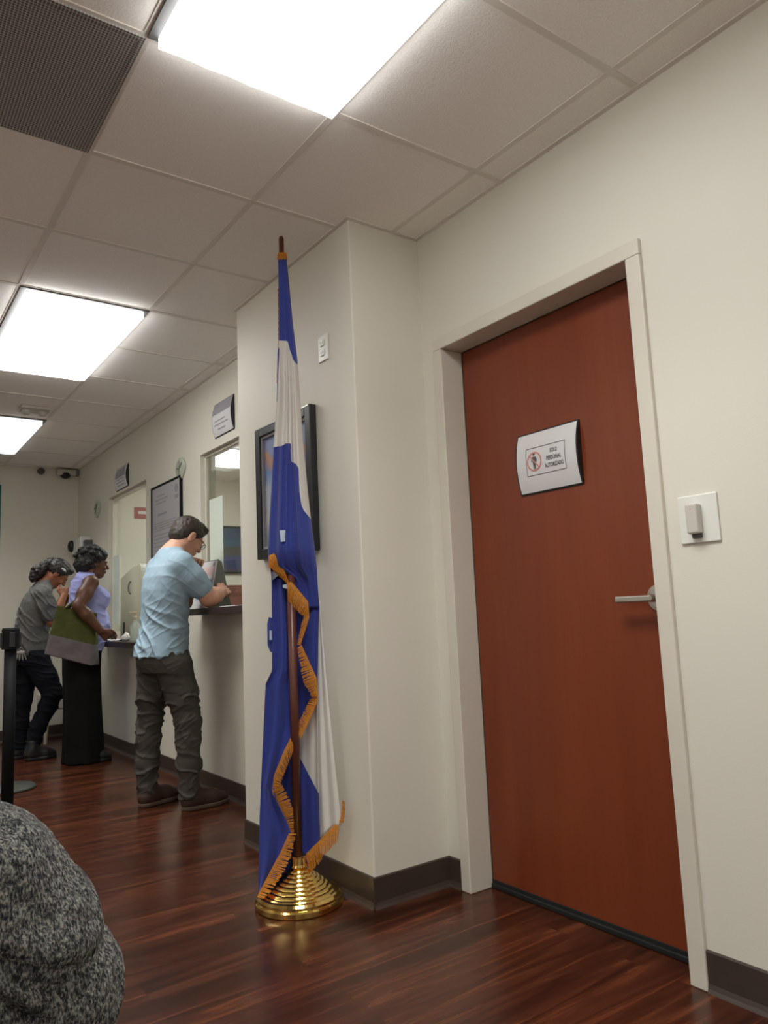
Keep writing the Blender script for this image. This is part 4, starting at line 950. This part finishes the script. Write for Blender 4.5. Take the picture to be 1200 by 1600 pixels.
# ---------------- woman in the lavender top with the tote bag
def woman_lavender():
    cy = 6.39
    t = thing('person', (1.575, cy, 0), 'woman in lavender sleeveless top and long black skirt with curly black hair', 'person', 'people at the service windows')
    Mh = headframe((1.655, cy, 1.562), -.05, .12); R = Mh.to_3x3(); T = lambda *p: tuple(Mh @ Vector(p)); nb = (1.588, cy, 1.435)
    sh = [(.86,1.570,cy,.150,.180),(.95,1.585,cy,.158,.180),(1.04,1.598,cy,.158,.174),(1.12,1.600,cy,.146,.164),(1.19,1.598,cy,.130,.156),(1.28,1.595,cy,.126,.158),(1.36,1.580,cy,.112,.160),(1.42,1.572,cy,.090,.150),(1.462,1.578,cy,.064,.090),(1.478,1.58,cy,.058,.074)]
    sR, eR, wR = Vector((1.580,6.205,1.395)), Vector((1.462,6.105,1.215)), Vector((1.630,6.098,1.015))
    sL, eL, wL = Vector((1.580,6.575,1.395)), Vector((1.60,6.64,1.16)), Vector((1.79,6.56,1.02))
    b = SDF(.0036); b.loft([q for q in torso_under(sh, .022) if q[0] > .98][:-1], .02); add_head(b, Mh, nb, neck_r=.052, sc=.97)
    b.cap((1.58,6.23,1.40), nb, .046, .05, .05); b.cap((1.58,6.55,1.40), nb, .046, .05, .05)
    for s_, e_, w_ in ((sR, eR, wR), (sL, eL, wL)):
        b.chain([s_, s_.lerp(e_,.5), e_], [.060,.056,.043], .03); b.chain([e_, e_.lerp(w_,.35), w_], [.043,.046,.029], .02)
    fingers(b, wR, (wR-eR)+Vector((.06,0,0)), Vector((.6,-.35,.5)), Vector((.1,.9,-.2)), .75, ln=.070, r=.0086, palm=.07, kspread=.0205)
    fingers(b, wL, Vector((.7,-.1,-.55)), Vector((.3,-.8,.4)), Vector((0,-.2,-1)), .45, ln=.070, r=.0086, palm=.07, kspread=.0205)
    b.loft([(.65,1.575,cy,.09,.12),(1.0,1.585,cy,.10,.13)], .02)
    for y in (-.085, .085): b.chain([(1.575,cy+y,.75),(1.59,cy+y,.45),(1.565,cy+y,.08)], [.075,.05,.035], .03)
    obj('body', b.build(), M['skinbrown'], t, True); add_eyes(t, Mh, .97)
    h = SDF(.005); rr = random.Random(5)
    h.ell(T(-.026,0,.046), (.102,.094,.092), R, .03); h.ell(T(-.085,0,-.012), (.070,.092,.088), R, .03); h.ell(T(.035,0,.080), (.060,.075,.040), R, .03)
    for i in range(110):
        a, e = rr.uniform(-PI, PI), rr.uniform(-.95, 1.5); d = Vector((math.cos(a)*math.cos(e), math.sin(a)*math.cos(e), math.sin(e)))
        if d.x > .55 and d.z < .62: continue
        if d.x > .1 and d.z < .1: continue
        r_ = rr.uniform(.014, .024); h.ell(T(-.035+d.x*.122, d.y*.102, .028+d.z*.108), (r_, r_, r_*.9), R, .008)
    bm = wrinkle(h.build(), lambda p: .006*noise.noise(p*75)); obj('hair', bm, M['hairblk'], t, True)
    s = SDF(.005); s.loft([q for q in sh], .02, 2.1)
    s.cap((1.578,6.255,1.412), (1.58,cy,1.44), .047, .06, .04); s.cap((1.578,6.525,1.412), (1.58,cy,1.44), .047, .06, .04)
    for y in (-.072, .072): s.ell((1.682,cy+y,1.272), (.078,.074,.080), None, .05)
    s.ell((1.665,cy,1.06), (.095,.13,.11), None, .06)
    s.ell((1.60,cy,1.505), (.062,.066,.05), None, .01, True)
    for y, s_ in ((6.172, sR), (6.608, sL)): s.ell((s_.x,y,1.36), (.075,.040,.10), None, .02, True)
    f1 = folds(6, .011, 2, .3); bm = wrinkle(s.build(), f1)
    for v in list(bm.verts): pass
    obj('sleeveless_top', bm, M['lav'], t, True)
    s = SDF(.006); s.loft([(.004,1.578,cy,.156,.172),(.10,1.578,cy,.150,.166),(.45,1.570,cy,.140,.158),(.70,1.560,cy,.140,.166),(.84,1.562,cy,.144,.172),(.90,1.575,cy,.142,.170)], .02, 2.2)
    def sk(p):
        a = math.atan2(p.y-cy, p.x-1.575); k = max(0, (.85-p.z)/.85); return k*(.007*math.sin(a*7+.8*math.sin(p.z*3))+.004*math.sin(a*12+2+p.z))
    obj('long_skirt', wrinkle(s.build(), sk), M['skirt'], t, True)
    for y in (-.085, .085): shoe('shoe', (1.545,cy+y-.0), -.05, .235, .088, M['blackshoe'], M['black'], t, .06)
    return sR
woman_lavender()
# tote bag hung from her right shoulder, held in front of the hip by her forearm
def tote():
    t = thing('tote_bag', (1.45, 6.16, .76), 'olive green and grey canvas tote bag hanging at the side of the woman in lavender', 'bag')
    e = []
    def pt(px, py, Y): return at_axis(px, py, 1, Y)
    Yn, Yf = 6.150, 6.205
    TLp, TRp, BRp, BLp = (90,946), (152,958), (142,1040), (71,1022)
    n, mrows = 16, 20
    def P(u, v, Y): 
        x = (TLp[0]*(1-u)+TRp[0]*u)*(1-v)+(BLp[0]*(1-u)+BRp[0]*u)*v; y = (TLp[1]*(1-u)+TRp[1]*u)*(1-v)+(BLp[1]*(1-u)+BRp[1]*u)*v
        return pt(x, y, Y)
    def bulge(u, v): return math.sin(PI*u)*math.sin(PI*min(1, v*1.1+.05))
    def build(v0, v1, mname, matn, cap_top, cap_bot):
        bm = B(); rows = []
        for j in range(mrows+1):
            v = v0+(v1-v0)*j/mrows; loop = []
            for i in range(n+1): u = i/n; q = P(u, v, Yn); q.y -= .030*bulge(u, v)*v+.006*noise.noise(Vector((u*4, v*5, 1))); loop.append(bm.verts.new(q))
            for i in range(n, -1, -1):
                u = i/n; q = P(u, v, Yn); q.y += (.02+.045*v)*(1-.3*abs(2*u-1)) ; 
                if i == n: q.x += .075*v
                loop.append(bm.verts.new(q))
            rows.append(loop)
        for a, b in zip(rows, rows[1:]):
            for i in range(len(a)): j = (i+1) % len(a); bm.faces.new((a[i], a[j], b[j], b[i]))
        if cap_bot: bm.faces.new(rows[-1])
        if cap_top: bm.faces.new(rows[0][::-1])
        return obj(mname, bm, matn, t, True)
    build(0, .60, 'upper_panel', M['baggreen'], True, False); build(.60, 1, 'lower_panel', M['baggrey'], False, True)
    for u, dy in ((.22, 0), (.30, .030)):      # short handles looped over the crook of her arm
        q0, q1 = P(u, .03, Yn), P(u+.40, .03, Yn); q0.y += dy; q1.y += dy
        top = Vector((1.485, 6.105+dy, 1.268)); bm = B()
        tube(bm, [q0, q0.lerp(top, .6)+Vector((-.012,0,.01)), top, q1.lerp(top, .6)+Vector((.012,0,.01)), q1], .009, 8); obj('strap', bm, M['baggreen'], t, True)
tote()
# ---------------- woman in the grey T-shirt, head bent, hair in a bun
def woman_grey():
    cy = 6.90
    t = thing('person', (1.27, cy, 0), 'woman in grey T-shirt and dark jeans, head bent down, dark hair tied back', 'person', 'people at the service windows')
    Mh = headframe((1.474, 6.89, 1.512), -.12, .80); R = Mh.to_3x3(); T = lambda *p: tuple(Mh @ Vector(p)); nb = (1.368, cy, 1.408)
    sh = [(.82,1.288,cy,.142,.172),(.90,1.283,cy,.140,.168),(1.0,1.283,cy,.128,.160),(1.1,1.290,cy,.122,.158),(1.2,1.300,cy,.122,.166),(1.28,1.312,cy,.116,.172),(1.35,1.328,cy,.098,.164),(1.395,1.348,cy,.076,.118),(1.43,1.366,cy,.058,.076),(1.45,1.376,cy,.052,.064)]
    sR, eR, wR = Vector((1.335,6.735,1.335)), Vector((1.400,6.690,1.105)), Vector((1.500,6.755,1.318))
    sL, eL, wL = Vector((1.335,7.065,1.335)), Vector((1.46,7.10,1.11)), Vector((1.56,6.98,1.28))
    b = SDF(.0036); b.loft([q for q in torso_under(sh, .022) if q[0] > .98][:-1], .02); add_head(b, Mh, nb, neck_r=.050, sc=.95)
    b.cap((1.34,6.76,1.34), nb, .044, .048, .05); b.cap((1.34,7.04,1.34), nb, .044, .048, .05)
    for s_, e_, w_ in ((sR, eR, wR), (sL, eL, wL)):
        b.chain([s_, s_.lerp(e_,.5), e_], [.050,.047,.042], .03); b.chain([e_, e_.lerp(w_,.35), w_], [.042,.043,.027], .02)
    fingers(b, wR, Vector((.05,.15,.9)), Vector((-.8,.3,.1)), Vector((-.2,.9,0)), 1.15, ln=.068, r=.0084, palm=.062, kspread=.020, thumb_curl=.8)
    fingers(b, wL, Vector((.3,-.5,.6)), Vector((-.6,-.3,.3)), Vector((-.6,-.5,0)), 1.2, ln=.068, r=.0084, palm=.062, kspread=.020, thumb_curl=.8)
    b.loft([(.80,1.28,cy,.06,.10),(1.0,1.283,cy,.09,.12)], .02)
    b.chain([(1.30,6.83,.80),(1.43,6.78,.50),(1.285,6.82,.09)], [.072,.048,.035], .03); b.chain([(1.265,6.98,.80),(1.24,6.985,.48),(1.215,6.99,.09)], [.072,.048,.035], .03)
    obj('body', b.build(), M['skintan'], t, True); add_eyes(t, Mh, .95)
    h = SDF(.005)
    h.ell(T(-.018,0,.036), (.106,.086,.094), R, .02); h.ell(T(.055,0,.095), (.035,.055,.022), R, .02)
    for n_, c in ((Vector((.82,0,-.57)), .028), (Vector((0,0,-1)), .050)): w = R @ n_; h.plane(tuple(w), c+w.dot(Mh.translation))
    bm = wrinkle(h.build(), lambda p: .005*noise.noise(p*55)); hr = obj('hair', bm, M['hairdk'], t, True)
    h = SDF(.005); c0 = Vector(T(-.105,0,.045)); c1 = Vector((1.318,6.885,1.535)); h.cap(c0, c1, .040, .052, .02); h.cap(c1, Vector((1.285,6.88,1.475)), .052, .034, .02)
    bm = wrinkle(h.build(), lambda p: .010*noise.noise(p*45)); obj('ponytail', bm, M['hairdk'], t, True)
    bm = B(); ball(bm, T(.012,-.087,.052), (.026,.006,.010), 8, R); obj('hair_clip', bm, M['hairclip'], hr, True)
    s = SDF(.005); s.loft(sh, .02, 2.2)
    s.cap((1.335,6.765,1.348), (1.36,cy,1.385), .056, .064, .05); s.cap((1.335,7.035,1.348), (1.36,cy,1.385), .056, .064, .05)
    s.chain([sR, sR.lerp(eR,.4), sR.lerp(eR,.78)], [.068,.070,.070], .03); s.chain([sL, sL.lerp(eL,.4), sL.lerp(eL,.78)], [.068,.068,.068], .03)
    s.ell(tuple(Vector(nb)+Vector((.045,0,.055))), (.060,.058,.05), R, .01, True)
    f1 = folds(6, .015, 4, .5); obj('t_shirt', wrinkle(s.build(), f1), M['greytee'], t, True)
    s = SDF(.005); s.loft([(.76,1.288,cy,.120,.170),(.83,1.288,cy,.132,.172),(.88,1.286,cy,.126,.166)], .03, 2.2)
    s.chain([(1.305,6.825,.80),(1.375,6.80,.65),(1.425,6.778,.51),(1.40,6.79,.42),(1.33,6.81,.27),(1.285,6.82,.10)], [.106,.094,.076,.070,.064,.056], .03)
    s.chain([(1.265,6.985,.80),(1.248,6.985,.62),(1.24,6.985,.48),(1.225,6.99,.28),(1.215,6.99,.10)], [.104,.086,.070,.064,.056], .03)
    s.plane((0,0,-1), -.06); f3 = folds(7, .010, 6, .3); obj('jeans', wrinkle(s.build(), f3), M['navy'], t, True)
    shoe('shoe', (1.225,6.80), .08, .26, .098, M['blackshoe'], M['black'], t, .09, .05); shoe('shoe', (1.155,6.985), .1, .26, .098, M['blackshoe'], M['black'], t, .09, .05)
    k = thing('key_ring', (1.18, 6.74, .80), 'bunch of keys hanging at the hip of the woman in grey', 'keys')
    K = at_axis(33, 1014, 1, 6.74); k.location = K; bm = B()
    tube(bm, [K+Vector((.014*math.cos(a*PI/6), 0, .014*math.sin(a*PI/6))) for a in range(13)], .0022, 6, False); obj('ring', bm, M['steel'], k)
    for i in range(4):
        bm = B(); a = -.3+.2*i; tp = K+Vector((.010*(i-1.5), -.004*i, -.014)); d = Vector((math.sin(a), 0, -math.cos(a)))
        ball(bm, tp+d*.016, (.012,.002,.014), 6); sd = Vector((d.z,0,-d.x))*.0045; quadslab(bm, [tp+d*.026-sd, tp+d*.026+sd, tp+d*.072+sd, tp+d*.078, tp+d*.072-sd], (0,1,0), .002); obj('key', bm, M['steel'], k)
    bm = B(); tube(bm, [K+Vector((.01,.0,.014)), K+Vector((.025,.03,.06)), Vector((1.20,6.76,.90))], .003, 6); obj('strap', bm, M['black'], k)
woman_grey()
# ---------------- neighbour in the foreground: marled grey sweater, seen at the shoulder and upper arm
def neighbour():
    t = thing('person', (-.14, .50, 0), 'seated person in a marled grey knit sweater, cut off at the lower left corner', 'person')
    cx = -.15
    Mh = headframe((cx, .99, 1.20), PI/2, .35); R = Mh.to_3x3(); T = lambda *p: tuple(Mh @ Vector(p)); nb = (cx, .86, 1.00)
    sR, eR, wR = at_axis(-62,1416,1,.80), at_axis(62,1556,1,.80), Vector((-.02,1.02,.60))
    sL, eL, wL = Vector((-.355,.80,.835)), Vector((-.45,.83,.640)), Vector((-.36,1.06,.60))
    b = SDF(.007); add_head(b, Mh, nb)
    b.cap(nb, (cx,.80,.90), .06, .10, .05); b.cap((cx,.80,.88), (cx,.45,.55), .11, .12, .05)
    for s_, e_, w_ in ((sR, eR, wR), (sL, eL, wL)): b.cap((cx,.82,.88), s_, .05, .05, .04); b.chain([s_, e_, w_], [.05,.042,.029], .02)
    fingers(b, wR, Vector((-.3,.8,-.3)), Vector((-.8,-.3,0)), Vector((0,-.2,-1)), .5); fingers(b, wL, Vector((.3,.8,-.3)), Vector((.8,-.3,0)), Vector((0,-.2,-1)), .5)
    for x in (-.10, .10): b.chain([(cx+x*.9,.45,.52),(cx+x*1.5,.92,.50),(cx+x*1.4,.92,.08)], [.07,.052,.036], .03)
    obj('body', b.build(), M['skintan'], t, True); add_eyes(t, Mh)
    h = SDF(.006); h.ell(T(-.02,0,.036), (.106,.086,.094), R, .02); h.ell(T(-.06,0,-.03), (.06,.08,.08), R, .02)
    for n_, c in ((Vector((.82,0,-.57)), .028), (Vector((0,0,-1)), .10)): w = R @ n_; h.plane(tuple(w), c+w.dot(Mh.translation))
    obj('hair', wrinkle(h.build(), lambda p: .005*noise.noise(p*55)), M['hairdk'], t, True)
    s = SDF(.005)
    s.cap((cx,.80,.86), (cx,.47,.57), .150, .165, .06); s.cap((cx-.10,.79,.86), (cx-.07,.46,.57), .12, .13, .06); s.cap((cx+.10,.79,.86), (cx+.07,.46,.57), .12, .13, .06)
    s.cap((cx,.82,.93), (cx,.86,.985), .09, .075, .05)
    for sg, s_, e_, w_ in ((1, sR, eR, wR), (-1, sL, eL, wL)):
        s.cap((cx+sg*.10,.80,.865), s_, .080, .070, .02); s.chain([s_, s_.lerp(e_,.5), e_], [.087,.0835,.072], .008); s.chain([e_, e_.lerp(w_,.6), w_], [.070,.062,.050], .012)
    f = folds(9, .010, 2, .9)
    nv = (UPV+RGT).normalized(); dv = (RGT-UPV).normalized(); cr = []
    for px, py in ((88, 1488), (62, 1520), (30, 1556)): q0 = at_axis(px, py, 1, .74); cr.append((q0.dot(nv), q0.dot(dv)))
    def crease(p):
        o = 0
        for i, (t0, d0) in enumerate(cr):
            t = p.dot(nv)-t0-.006*math.sin((p.dot(dv)-d0)*22+i); a = max(0, min(1, .5+(p.dot(dv)-d0+.06)*9)); a = a*a*(3-2*a)*max(0, min(1, (.050-(p.dot(dv)-d0))/.035))
            o += a*(-.008*math.exp(-(t/.0055)**2)+.004*math.exp(-((t-.013)/.008)**2))
        return o
    def fw(p):
        return crease(p)+f(p)*.5+.0012*noise.noise(Vector((p.x*160,p.y*160,p.z*80)))
    def fw_old(p):
        k = max(0, min(1, (.80-p.z)/.10)); q = p.z+.62*(p.x-.15)
        return k*(.011*math.sin(q*95+2.2*noise.noise(p*6))*max(0, math.sin((p.x+.1)*6+1)))+f(p)*.35+.0012*noise.noise(Vector((p.x*160,p.y*160,p.z*80)))
    obj('sweater', wrinkle(s.build(), fw), M['knit'], t, True)
    s = SDF(.007); s.cap((cx-.07,.44,.51), (cx+.07,.44,.51), .115, .115, .03)
    for x in (-.10, .10): s.chain([(cx+x*.9,.45,.51),(cx+x*1.5,.92,.50),(cx+x*1.4,.92,.09)], [.095,.076,.058], .03)
    s.plane((0,0,-1), -.07); obj('trousers', s.build(), M['navy'], t, True)
    for x in (-.14, .14): shoe('shoe', (cx+x,.86), PI/2, .27, .10, M['blackshoe'], M['black'], t, .09)
    c = thing('waiting_chair', (cx, .45, 0), 'black waiting room chair under the person in the marled sweater', 'chair')
    bm = B(); box(bm, cx-.24, cx+.24, .22, .70, .34, .395, .02, 3); obj('seat', bm, M['black'], c, True)
    bm = B(); box(bm, cx-.23, cx+.23, .185, .225, .46, .88, .018, 3); obj('backrest', bm, M['black'], c, True)
    for x in (-.22, .22):
        for y in (.25, .67): bm = B(); tube(bm, [(cx+x, y, .345), (cx+x*1.06, y+(.02 if y > .5 else -.03), .001)], .013, 10); obj('leg', bm, M['blackmet'], c)
        bm = B(); tube(bm, [(cx+x, .25, .345), (cx+x, .20, .50)], .012, 10); obj('back_bracket', bm, M['blackmet'], c)
neighbour()

# ================================================================== light and view
w = bpy.data.worlds.new('world'); bpy.context.scene.world = w; w.use_nodes = True
w.node_tree.nodes['Background'].inputs[0].default_value = (.5, .5, .5, 1); w.node_tree.nodes['Background'].inputs[1].default_value = .02
vs = bpy.context.scene.view_settings
bpy.context.scene.display_settings.display_device = 'sRGB'
vs.view_transform = 'Standard'; vs.look = 'None'; vs.gamma = 1; vs.exposure = 0.17; vs.use_curve_mapping = False
bpy.context.scene.cycles.use_denoising = True
bpy.context.scene.cycles.max_bounces = 8; bpy.context.scene.cycles.diffuse_bounces = 5; bpy.context.scene.cycles.transparent_max_bounces = 12
bpy.context.scene.cycles.sample_clamp_indirect = 6
